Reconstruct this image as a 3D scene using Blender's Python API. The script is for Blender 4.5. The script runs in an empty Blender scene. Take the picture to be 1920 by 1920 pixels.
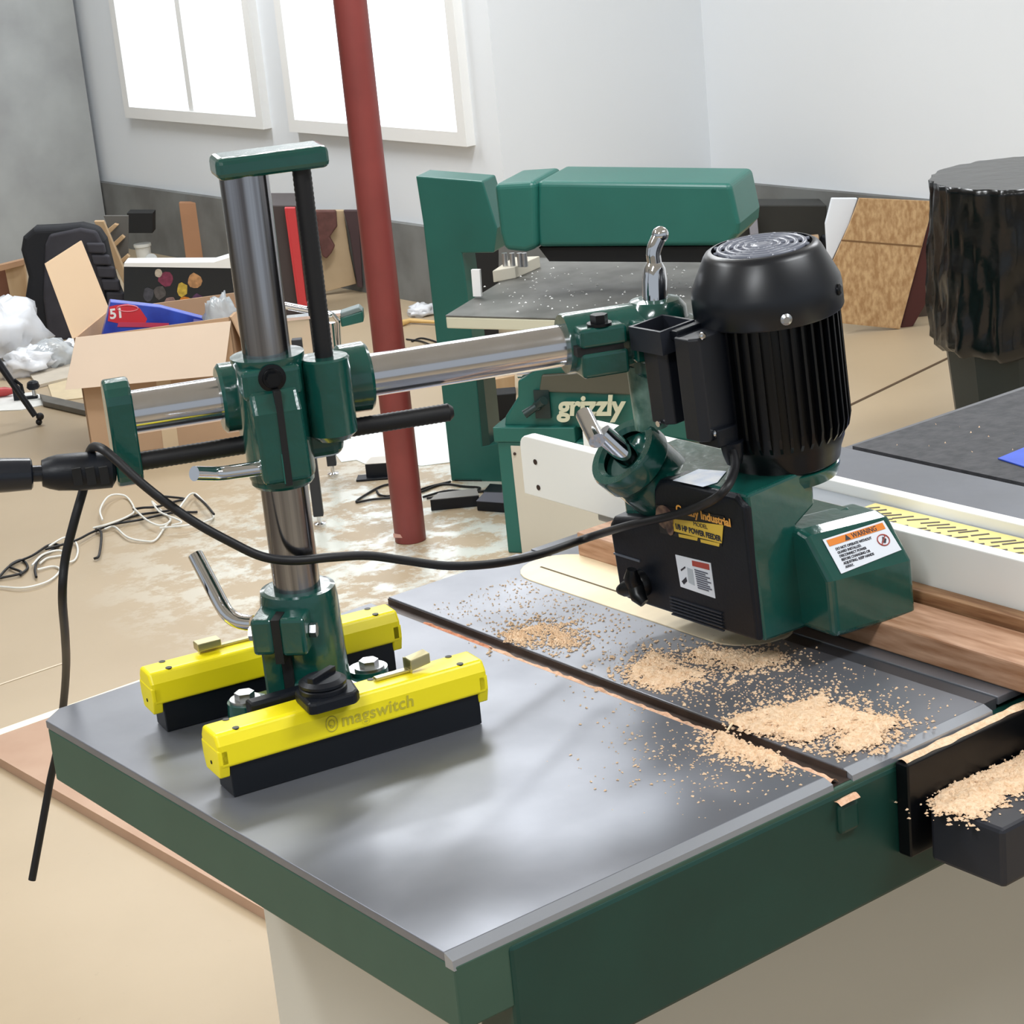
import bpy, math, random
from mathutils import Vector as V, Matrix
from mathutils import noise as NZ
random.seed(11)
SC = bpy.context.scene
COL = SC.collection

# ------------------------------------------------------------------ camera, world, exposure, lights
CAM = V((-0.9747, -1.6955, 1.65)); FPX = 3999.18
pi_, ro_, ya_ = .303429, -.0968866, .938244
fw = V((math.cos(ya_)*math.cos(pi_), math.sin(ya_)*math.cos(pi_), -math.sin(pi_)))
r0 = V((math.sin(ya_), -math.cos(ya_), 0)); u0 = r0.cross(fw)
rt = r0*math.cos(ro_)+u0*math.sin(ro_); up = rt.cross(fw)
cam = bpy.data.cameras.new('camera'); cam.sensor_width = 36; cam.lens = FPX*36/1920
cam.clip_start = .05; cam.clip_end = 60
co = bpy.data.objects.new('camera', cam); COL.objects.link(co)
co.matrix_world = Matrix(((rt.x, up.x, -fw.x, CAM.x), (rt.y, up.y, -fw.y, CAM.y), (rt.z, up.z, -fw.z, CAM.z), (0, 0, 0, 1)))
SC.camera = co
w = bpy.data.worlds.new('world'); SC.world = w; w.use_nodes = True
w.node_tree.nodes['Background'].inputs[0].default_value = (.86, .93, 1, 1)
w.node_tree.nodes['Background'].inputs[1].default_value = .55
SC.view_settings.view_transform = 'Standard'; SC.view_settings.look = 'None'
SC.view_settings.exposure = -0.12; SC.view_settings.gamma = 1; SC.view_settings.use_curve_mapping = False

def area(name, loc, size, power, rot=(0, 0, 0), col=(.92, .96, 1)):
    l = bpy.data.lights.new(name, 'AREA'); l.shape = 'RECTANGLE'; l.size, l.size_y = size; l.energy = power; l.color = col
    o = bpy.data.objects.new(name, l); COL.objects.link(o); o.location = loc; o.rotation_euler = rot
    return o
LAMPS = [(-1.0, 1.1, 2.62), (1.2, 1.6, 2.62), (-1.6, -1.2, 2.62), (2.6, 3.6, 2.62), (1.2, -1.4, 2.62), (2.4, 5.8, 2.62), (3.1, .9, 2.62)]
for i, (x, y, z) in enumerate(LAMPS):
    area('ceiling_lamp_light', (x, y, z-.03), (1.2, .3), 36)

# ------------------------------------------------------------------ helpers
def lin(c):
    return tuple(((v/255)/12.92 if v/255 <= .04045 else ((v/255+.055)/1.055)**2.4) for v in c)
MATS = {}
def mat(name, rgb, rough=.5, metal=0., var=0., vs=6., bump=0., bs=60., coat=0., rgb2=None, stretch=(1, 1, 1), alpha=1., emis=0., trans=0., rvar=0., spec=.5, aniso=0., lo=.35, hi=.65, det=4.):
    if name in MATS: return MATS[name]
    m = bpy.data.materials.new(name); m.use_nodes = True; nt = m.node_tree; N = nt.nodes; L = nt.links
    p = N['Principled BSDF']; c = lin(rgb)
    p.inputs['Base Color'].default_value = (*c, 1); p.inputs['Roughness'].default_value = rough; p.inputs['Metallic'].default_value = metal
    p.inputs['Coat Weight'].default_value = coat; p.inputs['Coat Roughness'].default_value = .08; p.inputs['Alpha'].default_value = alpha
    p.inputs['Transmission Weight'].default_value = trans; p.inputs['Specular IOR Level'].default_value = spec
    if emis: p.inputs['Emission Color'].default_value = (*c, 1); p.inputs['Emission Strength'].default_value = emis
    if var or bump or rvar or rgb2:
        tc = N.new('ShaderNodeTexCoord'); mp = N.new('ShaderNodeMapping'); mp.inputs['Scale'].default_value = stretch
        L.new(tc.outputs['Object'], mp.inputs['Vector'])
    if var or rgb2 or rvar:
        n = N.new('ShaderNodeTexNoise'); n.inputs['Scale'].default_value = vs; n.inputs['Detail'].default_value = det; L.new(mp.outputs[0], n.inputs['Vector'])
        r = N.new('ShaderNodeMapRange'); r.inputs['From Min'].default_value = lo; r.inputs['From Max'].default_value = hi; L.new(n.outputs['Fac'], r.inputs['Value'])
        if var or rgb2:
            mx = N.new('ShaderNodeMix'); mx.data_type = 'RGBA'
            c2 = lin(rgb2) if rgb2 else tuple(v*(1-var) for v in c)
            mx.inputs['A'].default_value = (*c, 1); mx.inputs['B'].default_value = (*c2, 1)
            L.new(r.outputs[0], mx.inputs['Factor']); L.new(mx.outputs['Result'], p.inputs['Base Color'])
        if rvar:
            r2 = N.new('ShaderNodeMapRange'); r2.inputs['To Min'].default_value = max(.02, rough-rvar); r2.inputs['To Max'].default_value = rough+rvar
            r2.inputs['From Min'].default_value = .3; r2.inputs['From Max'].default_value = .7
            L.new(n.outputs['Fac'], r2.inputs['Value']); L.new(r2.outputs[0], p.inputs['Roughness'])
    if bump:
        n2 = N.new('ShaderNodeTexNoise'); n2.inputs['Scale'].default_value = bs; n2.inputs['Detail'].default_value = 3; L.new(mp.outputs[0], n2.inputs['Vector'])
        b = N.new('ShaderNodeBump'); b.inputs['Strength'].default_value = bump; b.inputs['Distance'].default_value = .002
        L.new(n2.outputs['Fac'], b.inputs['Height']); L.new(b.outputs[0], p.inputs['Normal'])
    MATS[name] = m
    return m

class Fr:
    """a local frame in the workshop: origin + three axes; at() finds the point a sight line meets on one of its planes"""
    def __init__(s, o, head=0., tilt=0.):
        s.o = V(o); h = math.radians(head); t = math.radians(tilt)
        ex = V((math.cos(h), math.sin(h), 0)); s.ey = V((-math.sin(h), math.cos(h), 0)); ez = V((0, 0, 1))
        s.ex = ex*math.cos(t)+ez*math.sin(t); s.ez = ez*math.cos(t)-ex*math.sin(t)
    def w(s, x, y, z): return s.o+s.ex*x+s.ey*y+s.ez*z
    def loc(s, p):
        d = V(p)-s.o; return V((d.dot(s.ex), d.dot(s.ey), d.dot(s.ez)))
    def mat(s):
        return Matrix(((s.ex.x, s.ey.x, s.ez.x, s.o.x), (s.ex.y, s.ey.y, s.ez.y, s.o.y), (s.ex.z, s.ey.z, s.ez.z, s.o.z), (0, 0, 0, 1)))
    def at(s, px, py, ax, val):
        n = (s.ex, s.ey, s.ez)[ax]
        return sight(px, py, s.o+n*val, n)
def sight(px, py, p0, n):
    d = rt*(px-960)+up*(960-py)+fw*FPX
    return CAM+d*((p0-CAM).dot(n)/d.dot(n))
W = Fr((0, 0, 0))
def G(px, py, z=0.): return W.at(px, py, 2, z)
def face_frame(px, py, z=0., head=-36.24): return Fr(G(px, py, z), head)

class MB:
    def __init__(s): s.v = []; s.f = []; s.s = []
    def add(s, vs, fs, sm=False):
        k = len(s.v); s.v += [V(v) for v in vs]; s.f += [[i+k for i in f] for f in fs]
        s.s += (sm if isinstance(sm, list) else [sm]*len(fs)); return s
    def box(s, fr, x0, x1, y0, y1, z0, z1):
        vs = [fr.w(x, y, z) for x in (x0, x1) for y in (y0, y1) for z in (z0, z1)]
        return s.add(vs, [(0, 1, 3, 2), (4, 6, 7, 5), (0, 4, 5, 1), (2, 3, 7, 6), (0, 2, 6, 4), (1, 5, 7, 3)])
    def prism(s, pts, d, sm=False):
        d = V(d); n = len(pts); nrm = V((0, 0, 0))
        for i in range(n): nrm += (V(pts[i])-V(pts[0])).cross(V(pts[(i+1) % n])-V(pts[0]))
        if nrm.dot(d) > 0: pts = list(reversed(pts))
        vs = [V(p) for p in pts]+[V(p)+d for p in pts]
        fs = [list(range(n)), list(range(2*n-1, n-1, -1))]+[((i+1) % n, i, i+n, (i+1) % n+n) for i in range(n)]
        return s.add(vs, fs, [False, False]+[sm]*n)
    def lathe(s, o, axis, prof, n=32, sm=True, capb=True, capt=True, flat=()):
        a = V(axis).normalized(); t = V((0, 0, 1)) if abs(a.z) < .9 else V((1, 0, 0)); e = a.cross(t).normalized(); g = a.cross(e)
        vs = []; fs = []; ss = []
        def ring(r, h):
            for i in range(n):
                q = 2*math.pi*i/n; vs.append(V(o)+a*h+(e*math.cos(q)+g*math.sin(q))*r)
            return len(vs)-n
        prev = None; pd = None
        for k in range(len(prof)-1):
            d = V((prof[k+1][0]-prof[k][0], prof[k+1][1]-prof[k][1]))
            if prev is None or (pd.length and d.length and pd.angle(d) > .6): prev = ring(*prof[k])
            nx = ring(*prof[k+1])
            for i in range(n):
                j = (i+1) % n; fs.append((prev+i, nx+i, nx+j, prev+j)); ss.append(sm and k not in flat)
            prev = nx; pd = d
        if capb: c = ring(*prof[0]); fs.append([c+i for i in range(n)]); ss.append(False)
        if capt: c = ring(*prof[-1]); fs.append([c+i for i in range(n-1, -1, -1)]); ss.append(False)
        return s.add(vs, fs, ss)
    def cyl(s, a, b, r, r1=None, n=28, sm=True):
        a = V(a); b = V(b); return s.lathe(a, b-a, [(r, 0), (r if r1 is None else r1, (b-a).length)], n, sm)
    def tube(s, pts, r, n=10, closed=False, flatten=1.):
        pts = [V(p) for p in pts]; m = len(pts); rs = r if isinstance(r, (list, tuple)) else [r]*m
        t0 = (pts[1]-pts[0]).normalized(); e = t0.cross(V((0, 0, 1)));
        if e.length < .1: e = t0.cross(V((1, 0, 0)))
        e.normalize(); vs = []
        for k in range(m):
            t = (pts[min(k+1, m-1)]-pts[max(k-1, 0)]).normalized(); e = (e-t*e.dot(t)).normalized(); g = t.cross(e)
            for i in range(n):
                q = 2*math.pi*i/n; vs.append(pts[k]+(e*math.cos(q)+g*math.sin(q)*flatten)*rs[k])
        fs = []; ss = []
        for k in range(m-1):
            for i in range(n): j = (i+1) % n; fs.append((k*n+i, k*n+j, (k+1)*n+j, (k+1)*n+i)); ss.append(True)
        b_ = len(vs); vs += vs[:n]+vs[(m-1)*n:m*n]; fs += [[b_+i for i in range(n-1, -1, -1)], [b_+n+i for i in range(n)]]; ss += [False, False]
        return s.add(vs, fs, ss)
    def ball(s, c, r, n=16, sc=(1, 1, 1)):
        vs = []; fs = []; k = n//2
        for i in range(k+1):
            a = math.pi*i/k
            for j in range(n):
                b = 2*math.pi*j/n; vs.append(V(c)+V((math.sin(a)*math.cos(b)*r*sc[0], math.sin(a)*math.sin(b)*r*sc[1], math.cos(a)*r*sc[2])))
        for i in range(k):
            for j in range(n): fs.append((i*n+j, (i+1)*n+j, (i+1)*n+(j+1) % n, i*n+(j+1) % n))
        return s.add(vs, fs, True)
    def hexb(s, c, axis, r, h): return s.lathe(c, axis, [(r, 0), (r, h)], 6, False)

def spline(P, k=8):
    P = [V(p) for p in P]; Q = [P[0]*2-P[1]]+P+[P[-1]*2-P[-2]]; out = []
    for i in range(1, len(Q)-2):
        for j in range(k):
            t = j/k; a, b, c, d = Q[i-1:i+3]
            out.append(.5*((2*b)+(c-a)*t+(2*a-5*b+4*c-d)*t*t+(3*b-a-3*c+d)*t**3))
    return out+[P[-1]]
def bend(P, rad=.01, k=5):
    P = [V(p) for p in P]; out = [P[0]]
    for i in range(1, len(P)-1):
        a = P[i]+(P[i-1]-P[i]).normalized()*rad; b = P[i]+(P[i+1]-P[i]).normalized()*rad
        for j in range(k+1): t = j/k; out.append(a*(1-t)**2+P[i]*2*t*(1-t)+b*t*t)
    return out+[P[-1]]

def wmat(o):
    return o['_m'] if False else ROOT.get(o.name, Matrix.Identity(4))
ROOT = {}
def meshobj(name, mb, m, parent=None, bevel=0., seg=2, sub=0):
    inv = ROOT[parent.name].inverted() if parent and parent.name in ROOT else Matrix.Identity(4)
    me = bpy.data.meshes.new(name)
    me.from_pydata([tuple(inv @ v) for v in mb.v], [], mb.f); me.polygons.foreach_set('use_smooth', mb.s); me.materials.append(m); me.update()
    o = bpy.data.objects.new(name, me); COL.objects.link(o)
    if parent:
        o.parent = parent; ROOT[o.name] = ROOT.get(parent.name, Matrix.Identity(4))
    if bevel:
        b = o.modifiers.new('bevel', 'BEVEL'); b.width = bevel; b.segments = seg; b.limit_method = 'ANGLE'; b.angle_limit = math.radians(40)
    if sub:
        b = o.modifiers.new('sub', 'SUBSURF'); b.levels = sub; b.render_levels = sub
    return o
def thing(name, label, cat, loc, group=None, rot=None):
    o = bpy.data.objects.new(name, None); COL.objects.link(o); M_ = rot if rot is not None else Matrix.Translation(V(loc))
    o.matrix_world = M_; o.empty_display_size = .05; ROOT[o.name] = M_.copy()
    o['label'] = label; o['category'] = cat
    if group: o['group'] = group
    return o
def single(name, mb, m, label, cat, group=None, kind=None, **k):
    c = V((sum(v.x for v in mb.v)/len(mb.v), sum(v.y for v in mb.v)/len(mb.v), min(v.z for v in mb.v)))
    for i in range(len(mb.v)): mb.v[i] = mb.v[i]-c
    o = meshobj(name, mb, m, None, **k); o.location = c; o['label'] = label; o['category'] = cat
    if group: o['group'] = group
    if kind: o['kind'] = kind
    return o
def struct(name, mb, m, **k):
    o = meshobj(name, mb, m, **k); o['kind'] = 'structure'; return o
def text(name, body, p, ex, ey, size, m, parent, ext=.0002, off=0., shear=0., align='LEFT', spc=1., sx=1.):
    cu = bpy.data.curves.new(name, 'FONT'); cu.body = body; cu.size = size; cu.extrude = ext; cu.offset = off; cu.shear = shear
    cu.align_x = align; cu.space_character = spc; cu.materials.append(m)
    tmp = bpy.data.objects.new('tmp_text', cu); COL.objects.link(tmp)
    me = bpy.data.meshes.new_from_object(tmp.evaluated_get(bpy.context.evaluated_depsgraph_get()))
    bpy.data.objects.remove(tmp); me.name = name
    o = bpy.data.objects.new(name, me); COL.objects.link(o)
    ex = V(ex).normalized(); ey = (V(ey)-ex*V(ey).dot(ex)).normalized(); ez = ex.cross(ey)
    Mx = Matrix(((ex.x*sx, ey.x, ez.x, p[0]), (ex.y*sx, ey.y, ez.y, p[1]), (ex.z*sx, ey.z, ez.z, p[2]), (0, 0, 0, 1)))
    if parent:
        o.parent = parent; Mx = ROOT[parent.name].inverted() @ Mx; ROOT[o.name] = ROOT[parent.name]
    o.matrix_local = Mx
    return o

# ------------------------------------------------------------------ materials
green = mat('green_enamel', (15, 74, 66), .2, var=.12, vs=30, bump=.3, bs=85, coat=.6)
green_m = mat('green_machine_paint', (30, 98, 88), .38, var=.08, vs=8)
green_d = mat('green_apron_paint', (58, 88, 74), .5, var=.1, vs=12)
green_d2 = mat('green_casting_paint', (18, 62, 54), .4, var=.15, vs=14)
chrome = mat('chrome', (225, 227, 232), .05, 1.)
steel = mat('polished_steel_tube', (212, 213, 218), .15, 1., rvar=.03, vs=40, stretch=(1, 1, .1))
steel_c = mat('worn_steel_column', (186, 187, 192), .16, 1., rvar=.06, vs=25, stretch=(4, 4, .05), rgb2=(120, 118, 122))
zinc = mat('zinc', (190, 192, 195), .3, 1.)
black_pl = mat('black_plastic', (14, 18, 26), .42, var=.1, vs=20, bump=.08, bs=300, spec=.35)
black_gl = mat('black_gloss_enamel', (6, 8, 12), .32, spec=.35)
black_ru = mat('black_rubber', (12, 12, 16), .5)
black_md = mat('black_matte', (9, 10, 12), .7)
yellow = mat('yellow_plastic', (250, 232, 22), .35, var=.03, vs=20)
anod = mat('black_anodised', (20, 24, 30), .32, metal=.2, var=.1, vs=25)
castiron = mat('ground_cast_iron', (128, 131, 139), .36, .5, rvar=.07, vs=9, var=.12)
bright_edge = mat('machined_bevel', (168, 173, 182), .3, .6)
slot_m = mat('oily_slot', (78, 66, 60), .45, .3, var=.3, vs=40)
ply = mat('birch_insert', (247, 228, 192), .5, var=.06, vs=10, stretch=(1, 6, 1))
oak = mat('oak_board', (192, 154, 126), .55, rgb2=(148, 106, 76), vs=22, stretch=(6, .7, 6), bump=.1, bs=90, lo=.3, hi=.7)
oak2 = mat('oak_backer', (166, 128, 92), .6, rgb2=(128, 88, 58), vs=26, stretch=(6, .5, 8), bump=.1)
hdpe = mat('white_polyethylene', (246, 247, 243), .35)
alu = mat('fence_aluminium', (172, 178, 186), .35, .6, var=.1, vs=12)
cream = mat('cream_panel', (205, 198, 182), .5)
red_post = mat('red_oxide_paint', (128, 56, 52), .42, var=.18, vs=7, bump=.06, bs=20)
cardb = mat('cardboard', (194, 160, 128), .8, var=.06, vs=6)
cardb_l = mat('cardboard_flap', (218, 196, 174), .8, var=.03, vs=4)
wood_l = mat('pale_timber', (205, 178, 142), .6, rgb2=(178, 146, 108), vs=10, stretch=(1, 1, .2))
wood_o = mat('orange_timber', (186, 146, 112), .6, var=.15, vs=12)
white = mat('white_paint', (240, 240, 238), .5)
white_pl = mat('white_plastic_film', (240, 243, 248), .22, trans=.15, bump=.6, bs=18)
clear_pl = mat('clear_plastic_film', (232, 238, 242), .12, trans=.5, bump=.5, bs=25)
dust = mat('sawdust', (242, 214, 182), .9, rgb2=(226, 190, 152), vs=260, bump=.6, bs=700)
dust_p = mat('pink_sawdust', (240, 200, 170), .9, rgb2=(226, 176, 142), vs=220, bump=.5, bs=600)
lab_w = mat('label_white', (225, 230, 238), .4)
lab_y = mat('label_yellow', (222, 186, 70), .4)
lab_o = mat('label_orange', (226, 130, 40), .4)
lab_r = mat('label_red', (170, 70, 60), .4)
ink = mat('label_ink', (45, 45, 55), .5)
grey_c = mat('grey_fabric', (58, 57, 64), .85, var=.25, vs=12)
dark_c = mat('black_fabric', (22, 24, 30), .8, var=.2, vs=6)

def floor_mat():
    m = bpy.data.materials.new('sealed_concrete'); m.use_nodes = True; nt = m.node_tree; N = nt.nodes; L = nt.links; p = N['Principled BSDF']
    tc = N.new('ShaderNodeTexCoord')
    def noise(s, d=5, r=.5):
        n = N.new('ShaderNodeTexNoise'); n.inputs['Scale'].default_value = s; n.inputs['Detail'].default_value = d; n.inputs['Roughness'].default_value = r
        L.new(tc.outputs['Object'], n.inputs['Vector']); return n
    def rng(src, a, b, c, d):
        r = N.new('ShaderNodeMapRange'); r.inputs['From Min'].default_value = a; r.inputs['From Max'].default_value = b
        r.inputs['To Min'].default_value = c; r.inputs['To Max'].default_value = d; L.new(src, r.inputs['Value']); return r
    def mix(f, A, B):
        x = N.new('ShaderNodeMix'); x.data_type = 'RGBA'; L.new(f, x.inputs['Factor'])
        if isinstance(A, tuple): x.inputs['A'].default_value = (*lin(A), 1)
        else: L.new(A, x.inputs['A'])
        x.inputs['B'].default_value = (*lin(B), 1); return x.outputs['Result']
    n1 = noise(1.3); n2 = noise(9, 8, .7); n3 = noise(45, 4, .6)
    # a glossier patch around the steel post, white glare spots painted into its colour
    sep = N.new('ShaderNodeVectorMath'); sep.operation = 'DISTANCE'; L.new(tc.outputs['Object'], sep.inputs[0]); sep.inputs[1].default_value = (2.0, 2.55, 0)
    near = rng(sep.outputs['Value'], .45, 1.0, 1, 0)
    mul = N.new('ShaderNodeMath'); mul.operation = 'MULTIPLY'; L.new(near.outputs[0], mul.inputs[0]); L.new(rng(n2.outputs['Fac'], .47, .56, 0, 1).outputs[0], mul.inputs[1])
    c = mix(rng(n1.outputs['Fac'], .35, .65, 0, 1).outputs[0], (184, 165, 137), (173, 154, 126))
    c = mix(rng(n3.outputs['Fac'], .68, .76, 0, .35).outputs[0], c, (150, 132, 108))
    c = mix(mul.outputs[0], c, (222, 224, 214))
    L.new(c, p.inputs['Base Color'])
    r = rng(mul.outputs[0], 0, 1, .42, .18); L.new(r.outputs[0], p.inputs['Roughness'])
    return m
FLOOR = floor_mat()

# ------------------------------------------------------------------ the room
struct('floor', MB().box(W, -7, 8, -6, 10, -.1, 0), FLOOR)
wallm = mat('painted_wall', (232, 236, 240), .7)
conc = mat('grey_concrete', (128, 130, 128), .85, rgb2=(108, 108, 106), vs=5)
struct('wall_right', MB().box(W, 4.6, 4.8, -6, 4.6, .34, 2.7), wallm)
struct('trim_1', MB().box(W, 4.57, 4.8, -6, 4.6, 0, .34), conc)
struct('wall_far', MB().box(W, 3.6, 4.8, 4.4, 10, .3, 2.7), wallm)
struct('trim_2', MB().box(W, 3.57, 4.8, 4.37, 10, 0, .3), conc)
struct('wall_back', MB().box(W, -7, 3.56, 7.5, 7.7, 0, 2.7), mat('pale_concrete', (172, 175, 174), .8, rgb2=(156, 158, 158), vs=4))
struct('ceiling', MB().box(W, -4, 5, -3.5, 9.6, 2.7, 2.8), wallm)
# joints sawn into the slab
jm = mat('floor_joint', (78, 58, 34), .8)
a = G(1590, 762); b = G(1756, 682)
struct('trim_3', MB().prism([a+V((0, -.006, .0008)), b+V((1, -.006+.22, .0008)), b+V((1, .006+.22, .0008)), a+V((0, .006, .0008))], (0, 0, .0005)), jm)
a = G(-200, 1352); b = G(130, 1240)
struct('trim_4', MB().prism([a+V((0, -.003, .0008)), b+V((0, -.003, .0008)), b+V((0, .003, .0008)), a+V((0, .003, .0008))], (0, 0, .0005)), mat('joint_sealant', (222, 206, 182), .6))
# added windows, unseen, glowing in the far wall for the floor glare
glow = mat('added_window_glow', (240, 246, 255), .5, emis=1.25)
for k, (y0, y1, z0, z1) in enumerate(((4.55, 5.75, .62, 1.9), (5.95, 7.15, .62, 1.9))):
    wf = struct('added_window_%d' % (k+1), MB().box(W, 3.56, 3.62, y0, y1, z0, z0+.05).box(W, 3.56, 3.62, y0, y1, z1-.05, z1).box(W, 3.56, 3.62, y0, y0+.05, z0+.05, z1-.05).box(W, 3.56, 3.62, y1-.05, y1, z0+.05, z1-.05).box(W, 3.57, 3.61, (y0+y1)/2-.02, (y0+y1)/2+.02, z0+.05, z1-.05), white)
    pn = meshobj('pane', MB().box(W, 3.585, 3.595, y0+.05, y1-.05, z0+.05, z1-.05), glow, wf)

# ceiling luminaires
for i, (x, y, z) in enumerate(LAMPS):
    t = thing('ceiling_lamp', 'white fluorescent ceiling lamp hanging above the workshop', 'lamp', (x, y, z), 'fluorescent ceiling lamps')
    meshobj('housing', MB().box(W, x-.62, x+.62, y-.16, y+.16, z, z+.07), white, t)
    meshobj('diffuser', MB().box(W, x-.6, x+.6, y-.14, y+.14, z-.012, z), mat('lamp_diffuser', (255, 252, 246), .5, emis=7), t)

# ------------------------------------------------------------------ table saw
T = .87
saw = thing('table_saw', 'table saw with grey cast iron top, green apron and birch throat plate', 'table saw', (.2, -.17, 0))
XL, XR, YF, YB = -.203, .93, -.516, .183
def slab(name, x0, x1, mtl, cham=False, x1f=None):
    pts = [V((x0, YF+.012, T)), V((x1, YF+.012, T)), V((x1, YB, T))]+([V((x0+.024, YB, T)), V((x0, YB-.019, T))] if cham else [V((x0, YB, T))])
    return meshobj(name, MB().prism(pts, (0, 0, -.008)), mtl, saw, .0008)
slab('table_top', XL, .199, castiron, True)
slab('table_top', .2225, .404, castiron)
slab('table_top', .424, XR, castiron)
meshobj('miter_slot', MB().box(W, .1985, .2225, YF+.004, YB, T-.02, T-.0074).box(W, .2215, .2224, YF+.008, YB, T-.0074, T-.0015), slot_m, saw)
meshobj('inlay_strip', MB().box(W, .4045, .4235, YF+.014, YB-.001, T-.014, T-.0015), mat('strip_iron', (92, 95, 101), .35, .6), saw)
for x0, x1 in ((XL, .199), (.2225, .404)):
    mb = MB(); mb.prism([V((x0, YF+.012, T-.0002)), V((x0, YF+.002, T-.004)), V((x0, YF+.001, T-.012)), V((x0, YF+.012, T-.012))], (x1-x0, 0, 0))
    meshobj('front_bevel', mb, bright_edge, saw)
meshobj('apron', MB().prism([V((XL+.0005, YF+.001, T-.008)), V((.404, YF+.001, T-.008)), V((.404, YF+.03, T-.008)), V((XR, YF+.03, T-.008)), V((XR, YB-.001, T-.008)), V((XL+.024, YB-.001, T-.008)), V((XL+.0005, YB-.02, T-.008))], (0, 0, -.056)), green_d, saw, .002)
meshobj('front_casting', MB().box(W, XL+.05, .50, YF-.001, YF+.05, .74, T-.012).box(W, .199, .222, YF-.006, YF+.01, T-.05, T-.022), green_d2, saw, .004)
meshobj('cabinet', MB().box(W, -.02, .72, -.42, .12, .10, T-.064).box(W, -.04, .74, -.44, .14, .0, .10), mat('saw_cabinet_paint', (214, 210, 198), .5), saw, .006)
meshobj('front_rail', MB().box(W, .272, .92, YF-.016, YF-.0012, T-.095, T-.007), black_gl, saw, .0015)
meshobj('rail_tube', MB().box(W, .288, .92, YF-.105, YF-.024, T-.10, T-.045), mat('rail_dark_paint', (38, 40, 48), .4, var=.2), saw, .004)
# throat plate: a stadium-ended birch insert let into the top
px_, r_ = .402, .0475
ov = []
for i in range(13): q = math.pi*i/12; ov.append(V((px_+r_*math.cos(q), .098+r_*math.sin(q), T-.004)))
for i in range(13): q = math.pi+math.pi*i/12; ov.append(V((px_+r_*math.cos(q), -.20+r_*math.sin(q), T-.004)))
meshobj('throat_plate', MB().prism(ov, (0, 0, .0052)), ply, saw, .0006)
meshobj('blade_kerf', MB().box(W, .388, .3905, -.22, .121, T+.0008, T+.0016), mat('kerf_dark', (96, 84, 60), .8), saw)
# rubber mat and blue sheet on the outfeed side
mt = MB().prism([V((.938, YB-.02, T-.004)), V((.938, -.7, T-.004)), V((1.6, -.7, T-.004)), V((1.6, YB-.028, T-.004))], (0, 0, .005))
single('bench_mat', mt, mat('mat_black_rubber', (52, 53, 57), .75, rgb2=(70, 70, 74), vs=60, bump=.5, bs=150), 'dark grey speckled rubber mat on the table beyond the white fence', 'mat')
et = thing('extension_table', 'grey side table carrying the dark rubber mat behind the saw fence', 'table', (1.3, -.2, 0))
meshobj('tabletop', MB().box(W, .932, 1.62, -.72, YB-.002, T-.034, T-.004), mat('laminate_grey', (96, 97, 102), .5), et, .002)
for x, y in ((1.02, -.66), (1.56, -.66), (1.02, .1), (1.56, .1)): meshobj('leg', MB().box(W, x-.025, x+.025, y-.025, y+.025, 0, T-.034), black_pl, et, .003)
bs = [G(1871, 861, T+.0015), G(1990, 812, T+.0015), G(2010, 905, T+.0015)]
single('blue_sheet', MB().prism(bs, (0, 0, .0015)), mat('blue_card', (62, 96, 210), .4, rgb2=(50, 80, 190), vs=10), 'bright blue sheet corner lying on the dark rubber mat', 'sheet')
mb = MB()
for i in range(150):
    x = random.uniform(.95, 1.5); y = random.uniform(-.5, .14); s = random.uniform(.0008, .003); q = random.random()*3
    mb.add([V((x, y, T+.0012)), V((x+s*math.cos(q), y+s*math.sin(q), T+.0012)), V((x+s*.3, y+s*.8, T+.003))], [(0, 1, 2)])
single('wood_chips', mb, dust, 'pale wood chips scattered on the dark rubber mat', 'chips', kind='stuff')

# ------------------------------------------------------------------ rip fence
fx0, fx1 = .528, .627
fence = thing('rip_fence', 'rip fence with two long white plastic faces over a grey beam', 'fence', (.577, -.2, T))
def face_pts(x, y0, y1, z0, z1, r=.014):
    pts = []
    for (cy, cz, q0) in ((y1-r, z1-r, 0), (y0+r, z1-r, 90), (y0+r, z0+.002, 180), (y1-.002, z0+.002, 270)):
        rr_ = r if cz > (z0+z1)/2 else .002
        for i in range(5):
            q = math.radians(q0+22.5*i); pts.append(V((x, cy+rr_*math.cos(q), cz+rr_*math.sin(q))))
    return pts
zbk = W.loc(W.at(1722, 1090, 0, fx0))[2]; zf = max(T+.004, W.loc(W.at(985, 926, 0, fx0))[2]); zt = W.loc(W.at(1690, 995, 0, fx0))[2]; yend = W.loc(W.at(976, 850, 0, fx0))[1]
f1 = meshobj('fence_face', MB().prism(face_pts(fx0, -1.0, yend, zf, zt), (.016, 0, 0)), hdpe, fence, .0015)
f2 = meshobj('fence_face', MB().prism(face_pts(fx1-.016, -1.0, yend-.02, zf, zt), (.016, 0, 0)), hdpe, fence, .0015)
f1['label'] = 'near white face with two screw holes'
for (x, y) in ((1004, 866), (1010, 914)):
    p = W.at(x, y, 0, fx0); meshobj('screw', MB().lathe(p+V((-.0008, 0, 0)), (1, 0, 0), [(.0035, 0), (.0028, .002)], 14), mat('screw_dark', (70, 58, 55), .4, .6), fence)
meshobj('fence_beam', MB().box(W, fx0+.016, fx1-.016, -.98, .2, T+.012, zt-.012), alu, fence, .002)
meshobj('fence_foot', MB().box(W, fx0+.012, fx1-.012, -.60, .2, T, T+.0122), alu, fence, .002)
zs = zt-.0115
meshobj('scale_strip', MB().box(W, fx0+.022, fx1-.022, -.98, -.19, zs-.0004, zs), mat('caution_yellow', (238, 216, 140), .5), fence)
mb = MB(); y = -.19; ink_s = mat('caution_black', (70, 66, 60), .6)
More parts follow.
